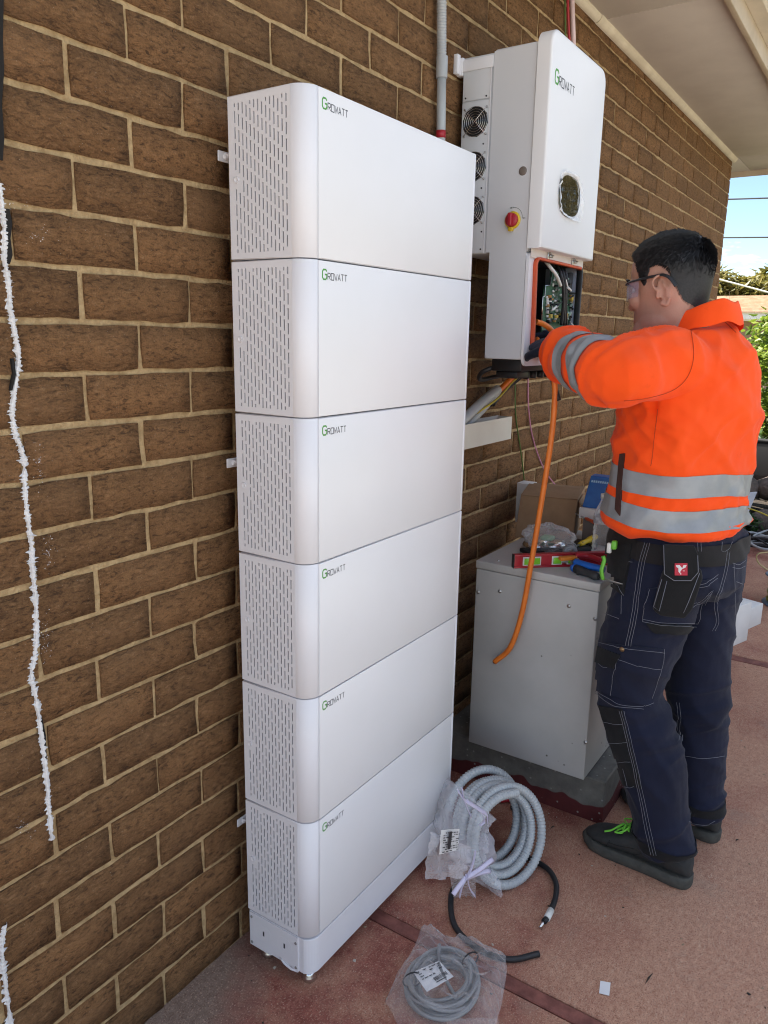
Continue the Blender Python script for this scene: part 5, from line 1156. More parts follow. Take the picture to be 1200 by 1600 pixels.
# ---- shoes
def shoe(heel, toe, sx):
    d = (toe - heel); ln = d.length; fy = d / ln; fx = V3(fy.y, -fy.x, 0)
    def P(x, y, z): return heel + fx * x * sx + fy * (y * ln) + V3(0, 0, z)
    st = [(0.0, .010, .066, .0), (.012, .022, .082, .0), (.04, .033, .094, .0), (.12, .040, .105, 0), (.25, .040, .112, 0), (.38, .041, .108, .001), (.50, .044, .104, .002), (.62, .047, .091, .004), (.75, .050, .072, .005), (.87, .046, .058, .004), (.95, .034, .045, .001), (1.0, .014, .034, 0)]
    up = MB(); R = []
    for y, wd, h, o in st:
        ring = []
        for q in range(20):
            t = 2 * PI * q / 20; c, s = math.cos(t), math.sin(t)
            ring.append(P(o + wd * math.copysign(abs(c) ** .8, c), y, .022 + (h - .022) * max(0, (s + 1) / 2) ** .75))
        R.append(ring)
    up.rings(R); sme = fuse(up, .0055, 3, 'shoe'); displace(sme, lambda p, n_: .0012 * noise.noise(p * 45) + .0018 * noise.noise(p * 16))
    s_ = put('shoe', sme, mat('dark_grey_nubuck', (.034, .035, .034), .8, col2=(.024, .025, .025), ns=30, bump=.3, bs=180, bd=.002, kind='World'), person)
    sl = MB(); R = []
    for z, g in ((.0, -.002), (.004, .002), (.016, .004), (.026, .003), (.034, -.003)):
        ring = []
        for y, wd, h, o in st: ring.append(P(o + (wd + g), y * (1 + .02 * (g > 0)) - .004, z + (.006 if y > .9 else 0) * (z < .01)))
        for y, wd, h, o in st[::-1]: ring.append(P(o - (wd + g), y * (1 + .02 * (g > 0)) - .004, z + (.006 if y > .9 else 0) * (z < .01)))
        R.append(ring)
    sl.rings(R); sl.build('sole', mat('shoe_sole', (.075, .074, .063), .85, col2=(.05, .05, .043), ns=40, bump=.5, bs=120, bd=.002, kind='World'), s_)
    SBv = bvh_of(sme); la = MB(); sm2 = MB()
    def side(y, z, s): h = SBv.ray_cast(P(.2 * s, y, z), -fx * sx * s); return h[0] + h[1] * .0006 if h[0] else P(.05 * s, y, z)
    for s in (-1, 1):
        for pl in ([(.74, .030), (.72, .046), (.70, .062)], [(.50, .034), (.42, .058), (.36, .085)], [(.22, .034), (.20, .07), (.17, .095)], [(.70, .056), (.60, .058), (.48, .066)]): sm2.tube([side(q.x, q.y, s) for q in catmull([V3(a, b, 0) for a, b in pl], 6)], .0011, 5)
    sm2.build('seams', mat('shoe_seam', (.015, .015, .015), .8), s_)
    def top(x, y): h = SBv.ray_cast(P(x, y, .3), V3(0, 0, -1)); return h[0] + V3(0, 0, .003) if h[0] else P(x, y, .08)
    for i in range(4):
        y = .52 + .05 * i; la.tube([top(-.022, y), top(-.008, y + .012), top(.008, y + .012), top(.022, y)], [(.0042, .0018)] * 4, 6)
    for pts in ([(0, .60), (.018, .56), (.038, .58), (.046, .64), (.030, .67), (0, .60)], [(0, .60), (.018, .64), (.042, .70), (.048, .76)], [(0, .60), (-.018, .58), (-.030, .63), (-.018, .67), (0, .60)], [(0, .60), (.022, .60), (.044, .60), (.052, .66)]):
        la.tube(catmull([top(x, y) + V3(0, 0, .004 + .012 * (0 < k < 4)) for k, (x, y) in enumerate(pts)], 5), [(.0028, .0014)] * (5 * (len(pts) - 1) + 1), 6)
    la.build('laces', mat('lime_laces', (.20, .70, .06), .6), s_)
    return s_
shoe(V3(.872, -.822, 0), V3(.915, -.512, 0), -1); shoe(V3(1.125, -.845, 0), V3(1.20, -.54, 0), 1)

# ---- gloved hands
GLV = cloth('dark_knit_glove', (.018, .022, .040), (.012, .014, .028), 600, .75)
def glove(wr, ax, up, side, curl):
    """palm, four unequal bent fingers, thumb leaving the palm's side"""
    ax = ax.normalized(); up = (up - ax * up.dot(ax)).normalized(); rt = ax.cross(up) * side
    g = MB(); limb(g, [(wr - ax * .05, .036), (wr, .034), (wr + ax * .025, .036)], 4, 14)
    g.rings([[wr + ax * d + rt * (a * math.cos(t)) + up * (b * math.sin(t)) for t in np.linspace(0, 2 * PI, 16, endpoint=False)] for d, a, b in ((.0, .028, .022), (.03, .038, .020), (.06, .043, .018), (.088, .042, .016), (.098, .036, .012))])
    for i, (o, l, r) in enumerate(((-.031, .070, .0100), (-.010, .078, .0105), (.011, .073, .0100), (.031, .058, .0088))):
        p = wr + ax * .085 + rt * o; pts = [(p - ax * .02, r)]; dr = ax.copy(); ang = 0
        for k, fr_ in enumerate((.45, .32, .23)):
            ang += curl * (.8 if k else .55) + .06 * i; dr = ax * math.cos(ang) - up * math.sin(ang); p = p + dr * (l * fr_); pts.append((p, r * (1 - .07 * (k + 1))))
        limb(g, pts, 4, 10)
    tb = wr + ax * .025 - rt * .028; limb(g, [(tb, .014), (tb + ax * .025 - rt * .024 - up * .010, .0125), (tb + ax * .052 - rt * .030 - up * .022, .011), (tb + ax * .074 - rt * .020 - up * .034, .0095)], 4, 10)
    gme = fuse(g, .0032, 2, 'glove'); displace(gme, lambda p, n_: .0008 * noise.noise(p * 70)); return put('glove', gme, GLV, person)
glove(WRL + axL * .035, (V3(1.06, -.17, 1.455) - WRL), V3(-.3, .1, 1), 1, .55)
glove(WRR + axR * .035, (V3(1.16, -.15, 1.47) - WRR), V3(.2, .1, 1), -1, .55)
# ---- the cable in his hand
oc = thing('orange_cable', 'thick orange cable dangling from the worker hand in front of the grey cabinet', 'cable', (.93, -.25, 1.3))
pts = [V3(1.05, -.20, 1.46), V3(1.0, -.235, 1.44), V3(.955, -.30, 1.40)] + [onx(u, v, .925) for u, v in ((866, 590), (867, 620), (862, 680), (850, 760), (830, 880), (815, 960), (797, 1012), (773, 1034))]
wire('sheath', pts, .0082, ORANGE, oc, 10, 12)
q = MB(); e0 = onx(775, 1032.5, .925); e1 = onx(772, 1034.6, .925); q.tube([e0.lerp(e1, .3), e1 + (e1 - e0) * .1], .0055, 10); q.build('core', BLACKP, oc)
q = MB(); q.tube(catmull([V3(1.02, -.22, 1.43), V3(.97, -.285, 1.40), onx(862, 585, .93), onx(873, 626, .93)], 8), .0078, 10); tag(q.build('black_cable', BLACKR), 'short black cable end sticking down from under the orange sleeve', 'cable')

# ------------------------------------------------------------------ coil of grey conduit standing against the stack
coil = thing('conduit_coil', 'coil of pale grey corrugated conduit half wrapped in crumpled plastic by the stack foot', 'conduit coil', (.62, -.30, 0))
AX = V3(-.42, -.85, .38).normalized(); U1 = V3(0, 0, 1); U1 = (U1 - AX * U1.dot(AX)).normalized(); U2 = AX.cross(U1); AH = V3(AX.x, AX.y, .03).normalized()
CO_ = V3(.635, -.342, .145)
def loop_pt(t, turns=6.2):
    a = 2 * PI * t * turns + .4; k = t * turns
    r = .116 + .0125 * math.sin(k * 2.35 + 1.2) + .003 * noise.noise(Vector((k * 1.1, 3, 0))) - (.012 if .35 < t < .7 else 0) * math.sin((t - .35) / .35 * PI)
    return CO_ + AH * (-.060 + .120 * t + .010 * math.sin(a * 1 + 1)) + (U1 * math.sin(a) + U2 * math.cos(a)) * r
n_ = 2100; P = [loop_pt(i / (n_ - 1)) for i in range(n_)]
P += [P[-1] + (P[-1] - P[-2]).normalized() * .0016 * i + AX * .0002 * i for i in range(1, 24)]
rad = [.0130 if i % 4 < 2 else .0110 for i in range(len(P))]
lowz = min(p.z for p in P) - .0126
P = [p - V3(0, 0, lowz) for p in P]; CO_ = CO_ - V3(0, 0, lowz)
q = MB(); q.tube(P, rad, 9); q.build('corrugated_hose', GREYPVC2, coil)
def around(t_ang, r): return (U1 * math.sin(t_ang) + U2 * math.cos(t_ang)) * r
# crumpled plastic over the left part of the coil
wsec = []; angs = np.linspace(0, 1, 26); rr = random.Random(5)
left = U2 if U2.dot(V3(*CR[0])) < 0 else -U2
sgn = 1 if left == U2 else -1
for i, s in enumerate(np.linspace(-.75, .95, 26)):
    base_a = (0 if sgn == 1 else PI) + s
    ring = []
    for k in range(26):
        t = 2 * PI * k / 26; ra = .024 * math.cos(t); la = .095 * math.sin(t); fl = 1.04 + .30 * noise.noise(Vector((i * .22, k * .3, 2))) + .22 * max(0, 1 - abs(noise.noise(Vector((i * .35, k * .45, 7)))) * 3)
        p = CO_ + around(base_a, .125 + ra * fl * 1.05) + AH * (la * fl); p.z = max(p.z, .004 + .003 * rr.random()); ring.append(p)
    wsec.append(ring)
q = MB(); q.rings(wsec, cap=False); q.build('plastic_wrap', WRAP, coil)
def sheet(name, mt, parent, a, b, c, d, nu, nv, amp, seed, lift=0):
    q = MB(); vs = []
    for j in range(nv + 1):
        for i in range(nu + 1):
            s, t = i / nu, j / nv; p = a.lerp(b, s).lerp(d.lerp(c, s), t); nr = (b - a).cross(d - a).normalized()
            p = p + nr * (lift + amp * (noise.noise(Vector((s * 4 + seed, t * 4, 0))) + .5 * noise.noise(Vector((s * 11, t * 11 + seed, 3))))); p.z = max(p.z, .0015); vs.append(p)
    q.add(vs, [(j * (nu + 1) + i, j * (nu + 1) + i + 1, (j + 1) * (nu + 1) + i + 1, (j + 1) * (nu + 1) + i) for j in range(nv) for i in range(nu)], 0, True); return q.build(name, mt, parent)
def oncoil(u, v, d=-.395): return ony(u, v, d)
# flap of loose plastic hanging to the floor, gathered tie ends, straps, label
sheet('plastic_flap', WRAP, coil, ony(672, 1300, -.40), ony(740, 1325, -.43), ony(725, 1372, -.43), ony(664, 1374, -.395), 16, 14, .012, 3)
sheet('plastic_flap', WRAP, coil, ony(700, 1350, -.415), ony(742, 1352, -.44), onz(744, 1400, .004), onz(708, 1402, .004), 14, 12, .010, 6)
STRAP = mat('lilac_strap', (.62, .58, .74), .3, bump=.2, bs=90)
for pts in ([(716, 1236), (726, 1250), (738, 1258), (752, 1268), (757, 1282), (750, 1290)], [(730, 1252), (745, 1262), (760, 1272), (762, 1285)], [(722, 1232), (724, 1246), (730, 1262), (736, 1276)],
            [(770, 1342), (750, 1358), (734, 1368), (728, 1370)], [(743, 1330), (738, 1352), (730, 1370)], [(766, 1360), (748, 1364), (730, 1371)], [(729, 1370), (722, 1385), (718, 1402)], [(730, 1371), (734, 1388), (742, 1400)], [(728, 1371), (715, 1388), (708, 1398)]):
    wire('strap', [ony(u, v, -.415 - .0006 * abs(u - 700)) for u, v in pts], (.0062, .0014), STRAP, coil, 6, 6)
a, b, c, d = [ony(u, v, y) for (u, v), y in zip(((689, 1297), (718, 1295), (715, 1328), (686, 1335)), (-.412, -.422, -.424, -.412))]
lb = sheet('label', PAPER, coil, a, b, c, d, 8, 8, .0025, 4, .0)
q = MB(); rr = random.Random(8); nr = (b - a).cross(d - a).normalized(); nr = nr if nr.dot(V3(-1, -1, 1)) > 0 else -nr
for j in range(9):
    t = .08 + .1 * j; x = .08
    while x < .9:
        w_ = rr.uniform(.05, .16)
        if rr.random() < .72: 
            f = lambda s, t: a.lerp(b, s).lerp(d.lerp(c, s), t) + nr * .0042
            q.add([f(x, t), f(min(.95, x + w_), t), f(min(.95, x + w_), t + .045), f(x, t + .045)], [(0, 1, 2, 3)])
        x += w_ + .04
f = lambda s, t: a.lerp(b, s).lerp(d.lerp(c, s), t) + nr * .0046
q.add([f(.36, .05), f(.52, .05), f(.50, .8), f(.34, .8)], [(0, 1, 2, 3)]); q.build('label_print', INK, lb)
q = MB(); p_ = ony(765, 1322, -.37); crumple(q, (p_.x, p_.y + .03, .115), (.04, .045, .05), 9, 22, 12); q.build('plastic_bunch', film_mat('smoky_film', (.55, .52, .56), .45, .2, 40), coil)

# ------------------------------------------------------------------ black cable with white marker on the floor
bc = thing('black_cable', 'black cable curving over the floor with white marker and bare lug end', 'cable', (.6, -.5, 0))
r_ = .0075
pts = [onz(u, v, r_) for u, v in ((716, 1375), (705, 1400), (708, 1440), (728, 1468), (762, 1490), (800, 1499), (842, 1490))]
wire('sheath', pts, r_, BLACKR, bc, 10, 10)
pts = [onz(u, v, r_ + z) for u, v, z in ((800, 1330, .0), (835, 1345, .002), (858, 1360, .004), (869, 1382, .006), (867, 1406, .008), (857, 1430, .010), (850, 1440, .010))]
wire('sheath', pts, r_, BLACKR, bc, 10, 10)
q = MB(); q.tube([onz(861, 1422, r_ + .010), onz(854, 1436, r_ + .010)], r_ + .0012, 12); q.build('marker_sleeve', CHIPW, bc)
q = MB(); q.tube([onz(850, 1439, r_ + .010), onz(847, 1445, .014), onz(844, 1452, .006)], [(.005, .004), (.004, .003), (.006, .0015)], 8); q.build('lug', CHROME, bc)
# pliers half hidden behind the coil
q0 = thing('nippers', 'red handled nippers with steel tip lying behind the conduit coil', 'nippers', onz(805, 1250, 0))
wire('handle', [onz(782, 1250, .012), onz(795, 1249, .014), onz(808, 1254, .012)], .009, REDT, q0); wire('handle', [onz(798, 1262, .010), onz(812, 1262, .010), onz(822, 1256, .010)], .008, BLACKP, q0)
wire('steel_tip', [onz(818, 1257, .012), onz(828, 1250, .012), onz(840, 1240, .010)], [.0075] * 8 + [.0055] * 5 + [.0035] * 4, STEEL, q0)
# ------------------------------------------------------------------ grey cable coil in a plastic bag
gb_ = thing('bagged_cable', 'grey cable coil in a clear plastic bag with a white printed label on the floor', 'cable coil', (.22, -.43, 0))
cc = onz(692, 1533, .02); q = MB(); Q = []
for i in range(1300):
    t = i / 1299; a = 2 * PI * 13.3 * t; k = 13.3 * t
    rx = .076 + .015 * math.sin(k * 2.4) + .010 * noise.noise(Vector((k * .8, 1, 0))); ry = rx * .88
    e = cc + V3(.018 * noise.noise(Vector((k * .7, 9, 0))), .016 * noise.noise(Vector((k * .7, 4, 0))), 0)
    Q.append(V3(e.x + rx * math.cos(a), e.y + ry * math.sin(a), .006 + .030 * abs(math.sin(k * 1.3 + a * .03)) * (.6 + .4 * math.sin(a + k))))
q.tube(Q, .0042, 8); q.build('cable', mat('grey_cable', (.25, .255, .26), .45), gb_)
wire('cable', [cc + V3(*p) for p in ((-.05, -.06, .03), (-.01, .0, .036), (.03, .03, .03), (.07, .05, .02))], .0042, mat('grey_cable_loose', (.25, .255, .26), .45), gb_, 8, 8)
for a in (2.4, -.5):
    q = MB(); p = cc + V3(.078 * math.cos(a), .07 * math.sin(a), 0); dr = V3(math.cos(a), math.sin(a), 0)
    q.tube([p + dr * .022 * math.cos(t) + V3(0, 0, .004 + .026 * (1 + math.sin(t)) * .75) for t in np.linspace(0, 2 * PI, 14, endpoint=False)], .0018, 6, loop=True); q.build('cable_tie', BLACKP, gb_)
def bagsheet(name, poly, h, seed, z0):
    """domed crumpled film over an outline of floor points"""
    q = MB(); c = sum(poly, V3(0, 0, 0)) / len(poly); P = []
    for i, p in enumerate(poly):
        nx = poly[(i + 1) % len(poly)]
        for k in range(12): P.append(p.lerp(nx, k / 12))
    R = []
    for s in np.linspace(1, .06, 26):
        ring = []
        for i, p in enumerate(P):
            w_ = c.lerp(p, s); zz = h * min(1, (1 - s) * 3.6) ** .7 * (1 + .12 * noise.noise(w_ * 24 + V3(seed, 0, 0))) + .013 * max(0, 1 - abs(noise.noise(w_ * 17 + V3(0, 0, seed))) * 3.2) * min(1, (1 - s) * 5 + .2) + .009 * max(0, 1 - abs(noise.noise(V3(w_.x * 34, w_.y * 22, 5))) * 3.5)
            ring.append(V3(w_.x, w_.y, max(z0, zz + z0)))
        R.append(ring)
    q.rings(R, cap=False); k = len(P); q.add(R[-1], [tuple(range(k))], 0, True); return q.build(name, BAGM, gb_)
outl = [onz(u, v, .003) for u, v in ((657, 1456), (700, 1478), (742, 1481), (790, 1500), (792, 1520), (784, 1570), (778, 1592), (770, 1625), (640, 1640), (602, 1568), (622, 1520), (645, 1490))]
bagsheet('plastic_bag', outl, .046, 2, .003)
sheet('bag_fold', BAGM, gb_, onz(700, 1592, .03), onz(778, 1590, .02), onz(790, 1640, .02), onz(690, 1640, .03), 12, 8, .008, 8)
a, b, c, d = [onz(u, v, .058) for u, v in ((645, 1519), (686, 1501), (709, 1526), (667, 1550))]
lb = sheet('label', PAPER, gb_, a, b, c, d, 8, 6, .0015, 4, .0); q = MB(); rr = random.Random(3); nr = V3(0, 0, 1)
f = lambda s, t: a.lerp(b, s).lerp(d.lerp(c, s), t) + nr * .0022
def mark(s0, s1, t0, t1): q.add([f(s0, t0), f(s1, t0), f(s1, t1), f(s0, t1)], [(0, 1, 2, 3)])
for j, t in enumerate((.10, .22, .34, .46)):
    x = .10
    while x < .88:
        w_ = rr.uniform(.05, .14)
        if rr.random() < .55: mark(x, min(.92, x + w_), t, t + .05)
        x += w_ + .03
x = .42
while x < .90:
    w_ = rr.choice((.010, .016, .024)); mark(x, x + w_, .62, .80); x += w_ + rr.choice((.010, .016))
mark(.42, .80, .85, .89); q.build('label_print', INK, lb)
# scrap of paper and litter on the patio
sheet_o = MB(); a, b, c, d = [onz(u, v, .0025) for u, v in ((938, 1533), (954, 1536), (952, 1556), (936, 1552))]
sheet_o.prism([a, b, c, d], (0, 0, .0012)); tag(sheet_o.build('paper_scrap', mat('scrap_paper', (.85, .85, .85), .7)), 'small white paper scrap lying alone on the red patio', 'paper')
q = MB(); rr = random.Random(17)
for _ in range(420):
    x, y = rr.uniform(-.2, 3.2), rr.uniform(-1.7, .0); s = rr.choice((.0015, .002, .003, .0045)); a = rr.uniform(0, PI); e = V3(math.cos(a), math.sin(a), 0) * s; g = V3(-math.sin(a), math.cos(a), 0) * s * rr.uniform(.3, .9); p = V3(x, y, .0008)
    q.add([p - e - g, p + e - g * .6, p + e * .8 + g, p - e * .7 + g, p + V3(0, 0, s * .7)], [(0, 1, 4), (1, 2, 4), (2, 3, 4), (3, 0, 4)], rr.randrange(3))
q.build('litter', [mat('grit_dark', (.03, .025, .02), .9), mat('grit_pale', (.55, .50, .42), .9), mat('grit_tan', (.35, .25, .16), .9)], kind='stuff')
for u, v, l in ((1012, 1528, .020), (862, 1292, .010), (1030, 1208, .010), (1150, 1312, .008)):
    q = MB(); p = onz(u, v, .003); q.tube([p - V3(l, 0, 0), p + V3(0, -.002, .001), p + V3(l, -.006, 0)], [.0004, .0022, .0006], 5)
    tag(q.build('dry_leaf', mat('dry_leaf_brown', (.05, .035, .025), .9)), {1012: 'curled dark dry leaf on the patio below the worker shoe', 862: 'tiny dark leaf fragment near the plinth foot', 1030: 'tiny dark leaf fragment beside the worker legs', 1150: 'tiny dark leaf fragment right of the worker heel'}[u], 'leaf')

# ------------------------------------------------------------------ further along the patio
def rbox(c, yaw, sx, sy, sz, mt, bev=.003):
    q = MB(); M = Matrix.Translation(c) @ Matrix.Rotation(yaw, 4, 'Z'); q.box((-sx / 2, 0, 0), (sx / 2, sy, sz), bev, M=M); return q
q = rbox(V3(2.815, -.608, 0), -.33, .19, .16, .205, WHITEC); w1 = q.build('white_carton', WHITEC); tag(w1, 'upright white carton on the patio just behind the worker legs', 'carton')
q = rbox(V3(3.08, -.62, 0), -.30, .26, .30, .115, WHITEC); tag(q.build('white_carton', WHITEC), 'low flat white carton behind the upright one near the cable reel', 'carton')
reel = thing('cable_reel', 'blue flanged reel of green and yellow cable on the patio edge', 'cable reel', (3.62, -.72, 0))
q = MB(); q.lathe([(.001, 0), (.118, 0), (.118, .008), (.001, .008)], (3.62, -.72, .001), k=28); q.lathe([(.03, 0), (.105, .0), (.118, .004), (.112, .010), (.03, .010)], (3.62, -.72, .165), k=28); q.build('flange', mat('reel_blue', (.12, .20, .32), .4), reel)
q = MB(); n2 = 700; q.tube([V3(3.62 + (.088 + .006 * math.sin(i * .03)) * math.cos(2 * PI * 17 * i / n2), -.72 + (.088 + .006 * math.sin(i * .03)) * math.sin(2 * PI * 17 * i / n2), .018 + .142 * i / n2 + .004 * math.sin(i)) for i in range(n2)], .0056, 6); q.build('cable', mat('green_yellow_cable', (.10, .22, .03), .5, col2=(.30, .30, .03), ns=20), reel)
wire('cable_end', [V3(3.62, -.65, .17), V3(3.57, -.57, .23), V3(3.55, -.56, .29), V3(3.60, -.64, .305)], .004, mat('pale_yellow_cable', (.52, .42, .20), .5), reel)
q = thing('cable_pile', 'loose pile of black and grey cables on the edge of the garden bed', 'cables', (4.9, -.3, 0)); rr = random.Random(23)
for k in range(9):
    cx, cy = 4.88 + rr.uniform(-.06, .22), -.36 + rr.uniform(-.22, .26); r = rr.uniform(.10, .21); z = .012 + .012 * k
    pts = [V3(cx + r * 1.0 * math.cos(t) * (1 + .15 * math.sin(3 * t + k)), cy + r * math.sin(t), z + .02 * math.sin(2 * t + k)) for t in np.linspace(0, rr.uniform(4, 6.6), 26)]
    wire('cable', pts, rr.choice((.007, .009, .006)), (BLACKR, BLACKR, GREYPVC)[k % 3], q, 2, 6)
wire('cable', [V3(4.85, .1, .10), V3(4.9, -.05, .20), V3(4.95, -.25, .27), V3(4.95, -.5, .20), V3(5.0, -.7, .05)], .006, YELW, q, 8, 6)
# rocks edging the bed
ROCK = mat('garden_rock', (.16, .12, .10), .9, col2=(.08, .065, .055), ns=9, bump=.8, bs=30, bd=.02, kind='World'); rr = random.Random(31)
for k in range(12):
    y = 1.2 - .27 * k + rr.uniform(-.04, .04); x = 5.42 + rr.uniform(-.1, .1); s = rr.uniform(.12, .19); mb = MB(); mb.ball((0, 0, 0), (s, s * 1.15, s * .72), 14)
    mb.v = [tuple(Vector(v) * (1 + .35 * noise.noise(Vector(v) * 6 + V3(k * 7, 0, 0))) + V3(x, y, .11)) for v in mb.v]
    tag(mb.build('edging_rock', ROCK), 'rough brown rock in the lower row on the garden bed soil', 'rock', 'lower row of garden rocks')
# upper row stones, dark edging drum, white board
for k in range(8):
    y = .8 - .30 * k + rr.uniform(-.04, .04); x = 5.62 + rr.uniform(-.06, .06); s = rr.uniform(.11, .17); mb = MB(); mb.ball((0, 0, 0), (s, s * 1.2, s * .7), 14)
    mb.v = [tuple(Vector(v) * (1 + .35 * noise.noise(Vector(v) * 6 + V3(k * 5, 4, 0))) + V3(x, y, .31)) for v in mb.v]
    tag(mb.build('edging_rock', ROCK), 'rough brown rock in the upper row against the black garden edging', 'rock', 'upper row of garden rocks')
q = MB(); q.box((5.78, -1.6, .20), (5.86, 1.4, .66), .01); q.box((5.775, -1.6, .66), (5.87, 1.4, .685), .006); tag(q.build('black_garden_edging', mat('black_edging', (.010, .010, .011), .7)), 'black raised garden edging board behind the rocks', 'edging')
q = MB(); a, b, c, d = onx(1172, 768, 5.15), onx(1183, 770, 5.15), onx(1172, 796, 5.12), onx(1155, 800, 5.12)
q.prism([onx(1140, 772, 5.2), onx(1183, 769, 5.2), onx(1170, 800, 5.12), onx(1140, 812, 5.12)], (.006, 0, .003), .001); tag(q.build('white_board', mat('board_white', (.70, .73, .80), .5)), 'white board leaning on the rocks behind the worker back', 'board')

# ------------------------------------------------------------------ foliage
def leaves(mb, c, r, n, size, seed, asp=2.0, gate=.0, shell=.35):
    rr = random.Random(seed); c = Vector(c)
    k = 0
    while k < n:
        d = V3(rr.gauss(0, 1), rr.gauss(0, 1), rr.gauss(0, 1)).normalized(); q = rr.uniform(shell, 1) ** .6
        p = V3(d.x * r[0], d.y * r[1], d.z * r[2]) * q
        if noise.noise((c + p) * (1.3 / max(.25, min(r)))) < gate - .25 * (1 - q) - rr.random() * .25: continue
        k += 1; p = c + p
        a = V3(rr.uniform(-1, 1), rr.uniform(-1, 1), rr.uniform(-.7, .5)).normalized(); s = a.cross(V3(rr.uniform(-1, 1), rr.uniform(-1, 1), 1)).normalized(); l = size * rr.uniform(.6, 1.3); w_ = l / asp
        nrm = a.cross(s); m1 = p + a * l * .45 + nrm * l * .08
        mb.add([p, m1 + s * w_ * .5, p + a * l, m1 - s * w_ * .5], [(0, 1, 2), (0, 2, 3)])
def plant(name, label, cat, base, crowns, n, size, mt, seed, trunk=.03, group=None, asp=2., gate=-.05):
    t = thing(name, label, cat, base, group); mb = MB(); tot = sum(r[0] * r[2] for _, r in crowns)
    for i, (c, r) in enumerate(crowns): leaves(mb, Vector(base) + Vector(c), r, int(n * r[0] * r[2] / tot), size, seed + i, asp, gate)
    mb.build('crown', mt, t); q = MB(); b = Vector(base)
    for i, (c, r) in enumerate(crowns):
        e = b + Vector(c); m_ = b.lerp(e, .5) + V3(.1 * r[0], -.1 * r[1], 0); q.tube(catmull([b + V3(.2 * trunk * i, 0, -.05), m_, e], 5), [trunk * (1 - .075 * k) for k in range(11)], 8)
        for j in range(3): a = j * 2.1 + i; q.tube([m_.lerp(e, .6), e + V3(r[0] * .6 * math.cos(a), r[1] * .6 * math.sin(a), r[2] * .4)], [trunk * .4, trunk * .12], 6)
    q.build('trunk', BARK, t); return t
plant('garden_bush', 'bright sunlit leafy bush at the right edge behind the worker shoulder', 'bush', (6.9, -.35, .1), [((0, .10, .98), (.46, .58, .58)), ((.15, -.5, .95), (.48, .55, .66)), ((-.1, .12, 1.36), (.34, .42, .40)), ((.25, .35, .55), (.3, .3, .35))], 7000, .085, LEAF1, 1, .035)
plant('low_plant', 'low dark green leafy plant growing between the rocks and cables', 'plant', (5.16, -.12, .03), [((0, 0, .10), (.16, .24, .10))], 420, .07, LEAF3, 40, .008)
plant('low_plant', 'low dark green shrub at the foot of the sunlit bush', 'plant', (6.3, -.2, .1), [((0, 0, .30), (.25, .7, .30))], 1500, .07, LEAF3, 44, .012)
rr = random.Random(5)
for i, (x, y, h, rw) in enumerate(((29, 5.2, 4.1, 2.0), (31, 2.6, 4.5, 2.2), (30, 8.6, 4.4, 2.2), (33, -.8, 4.6, 2.3), (34, 12.5, 4.5, 2.6), (36, -5.5, 4.6, 2.8))):
    plant('tree', ['yellow green tree behind the roof next to the wall corner', 'pale yellow green tree at the right edge behind the roof', 'tree with yellow green crown hidden behind the house corner', 'tall pale tree further right behind the tiled roof', 'large pale tree far behind the brick house', 'large pale tree far right beyond the garden'][i], 'tree', (x, y, -.06),
          [((0, 0, h - 1.1), (rw * .7, rw * .8, 1.05)), ((.5, rw * .55, h - 1.5), (rw * .6, rw * .6, .95)), ((.3, -rw * .55, h - 1.45), (rw * .6, rw * .6, 1.0)), ((-.4, rw * .1, h - 1.9), (rw * .6, rw * .7, .8))], 8000, .33, LEAF2, 60 + 9 * i, .13, 'trees behind the neighbouring roof', 2.6, .0)
# neighbouring house with pale tiled roof
nb = thing('neighbour_house', 'neighbouring low house with pale terracotta tiled roof and white fascia', 'house', (24, 3, -.06))
part('wall', nb, mat('neighbour_brick', (.30, .20, .15), .9, ns=5, kind='World'), ((22.5, -4, -.1), (30, 9.0, 2.0)))
part('fascia', nb, mat('white_fascia', (.80, .80, .80), .5), ((21.95, -4.6, 2.04), (22.0, 9.6, 2.23)), ((22.0, -4.6, 2.0), (22.5, 9.6, 2.06)))
q = MB(); q.add([(21.9, -4.7, 2.20), (21.9, 9.7, 2.20), (26.2, 6.0, 2.86), (26.2, -1.0, 2.86), (30.6, -4.7, 2.2), (30.6, 9.7, 2.2)], [(0, 3, 2, 1), (0, 4, 3), (4, 5, 2, 3), (5, 1, 2), (0, 1, 5, 4)]); roof = q.build('roof', mat('pale_tile', (.55, .40, .28), .8, col2=(.46, .31, .20), ns=3, kind='World'), nb)
q = MB(); sl_ = (2.86 - 2.2) / 4.3
for i in range(13):
    x = 21.9 + .33 * i; f = .33 * i / 4.3; q.add([(x, -4.7 + 3.7 * f, 2.205 + sl_ * .33 * i), (x, 9.7 - 3.7 * f, 2.205 + sl_ * .33 * i), (x + .34, 9.7 - 3.7 * f - .28, 2.202 + sl_ * .33 * (i + 1)), (x + .34, -4.7 + 3.7 * f + .28, 2.202 + sl_ * .33 * (i + 1)), (x, -4.7 + 3.7 * f, 2.24 + sl_ * .33 * i), (x, 9.7 - 3.7 * f, 2.24 + sl_ * .33 * i)], [(4, 3, 2, 5), (0, 4, 5, 1)])
q.build('tile_course', mat('pale_tile_course', (.58, .42, .30), .8, col2=(.46, .31, .20), ns=6, kind='World'), roof)
for y in (-2.5, .8, 5.5): part('window', nb, mat('window_dark', (.03, .035, .04), .1), ((22.46, y, .7), (22.499, y + 1.4, 1.75)), bev=.004)
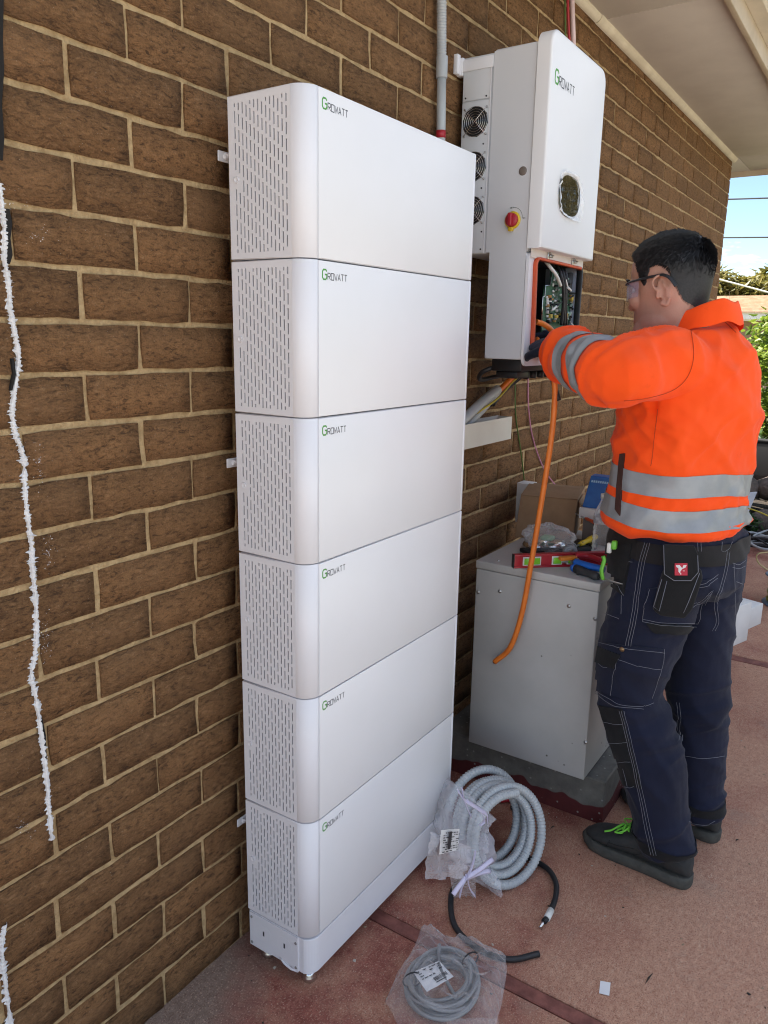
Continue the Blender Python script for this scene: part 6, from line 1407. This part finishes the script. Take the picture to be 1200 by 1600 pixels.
# bare twiggy shrub in front of the roof, overhead wires
q = thing('bare_shrub', 'bare thin branched shrub standing in front of the tiled roof', 'shrub', (9.5, .5, 0)); mb = MB(); rr = random.Random(77)
def twig(p, d, l, r, dep):
    e = p + d * l + V3(0, 0, 0); mb.tube([p, p.lerp(e, .5) + V3(rr.uniform(-1, 1), rr.uniform(-1, 1), 0) * l * .06, e], [r, r * .8, r * .55], 5)
    if dep:
        for _ in range(3): twig(p.lerp(e, rr.uniform(.5, 1)), (d + V3(rr.uniform(-.7, .7), rr.uniform(-.7, .7), rr.uniform(-.1, .6))).normalized(), l * rr.uniform(.5, .75), r * .55, dep - 1)
for a in (0, 1.6, 3.2, 4.6): twig(V3(9.5, .5, -.1), V3(.25 * math.cos(a), .35 * math.sin(a), 1).normalized(), .95, .013, 3)
mb.build('branches', BARK, q)
for i, (z0, z1) in enumerate(((5.59, 5.545), (4.50, 4.455))):
    mb = MB(); y0, y1 = 3.93, 2.90; k = (z1 - z0) / (y1 - y0); P = [V3(25, y, z0 + k * (y - y0) + .0006 * ((y - 3.4) ** 2)) for y in np.linspace(-40, 45, 40)]; mb.tube(P, .022, 6)
    tag(mb.build('power_line', mat('line_black', (.03, .035, .04), .6)), ['upper overhead power line crossing the blue sky', 'lower overhead power line crossing the sky above the trees'][i], 'power line')
mb = MB(); a, b = onx(1122, 436, 20), onx(1205, 458, 20); d = (b - a); mb.tube([a - d * 6 + V3(0, 0, .5), a, b, b + d * 3 - V3(0, 0, .3)], .02, 6); tag(mb.build('service_cable', mat('pale_cable', (.7, .7, .68), .6)), 'pale service cable sloping down in front of the trees', 'cable')
plant('garden_tree', 'broad leafy garden tree standing out beyond the patio end', 'tree', (12.5, -4.9, -.06), [((0, 0, 3.2), (2.0, 1.8, 1.6)), ((.8, -1.4, 2.6), (1.5, 1.5, 1.3)), ((-.6, 1.0, 4.2), (1.4, 1.3, 1.1)), ((.5, -.5, 4.9), (1.3, 1.4, 1.0))], 5200, .26, leaf_mat('dull_leaf', (.06, .065, .02), (.30, .22, .07)), 300, .16, gate=-.1)
# tall garden trees on the far side of the yard (seen as reflections)
hd_ = MB(); rr = random.Random(3)
for k in range(18): leaves(hd_, (-6 + 2.3 * k, -15.5 + .9 * math.sin(k * 2.3), 2.6 + .5 * math.sin(k * 1.7)), (1.7, 1.3, 3.0 + .8 * math.sin(k * 3.1)), 520, .42, 200 + k, 1.8, -.1, .5)
hd_.build('tree_belt', leaf_mat('belt_leaf', (.05, .06, .015), (.13, .12, .035)), kind='stuff')
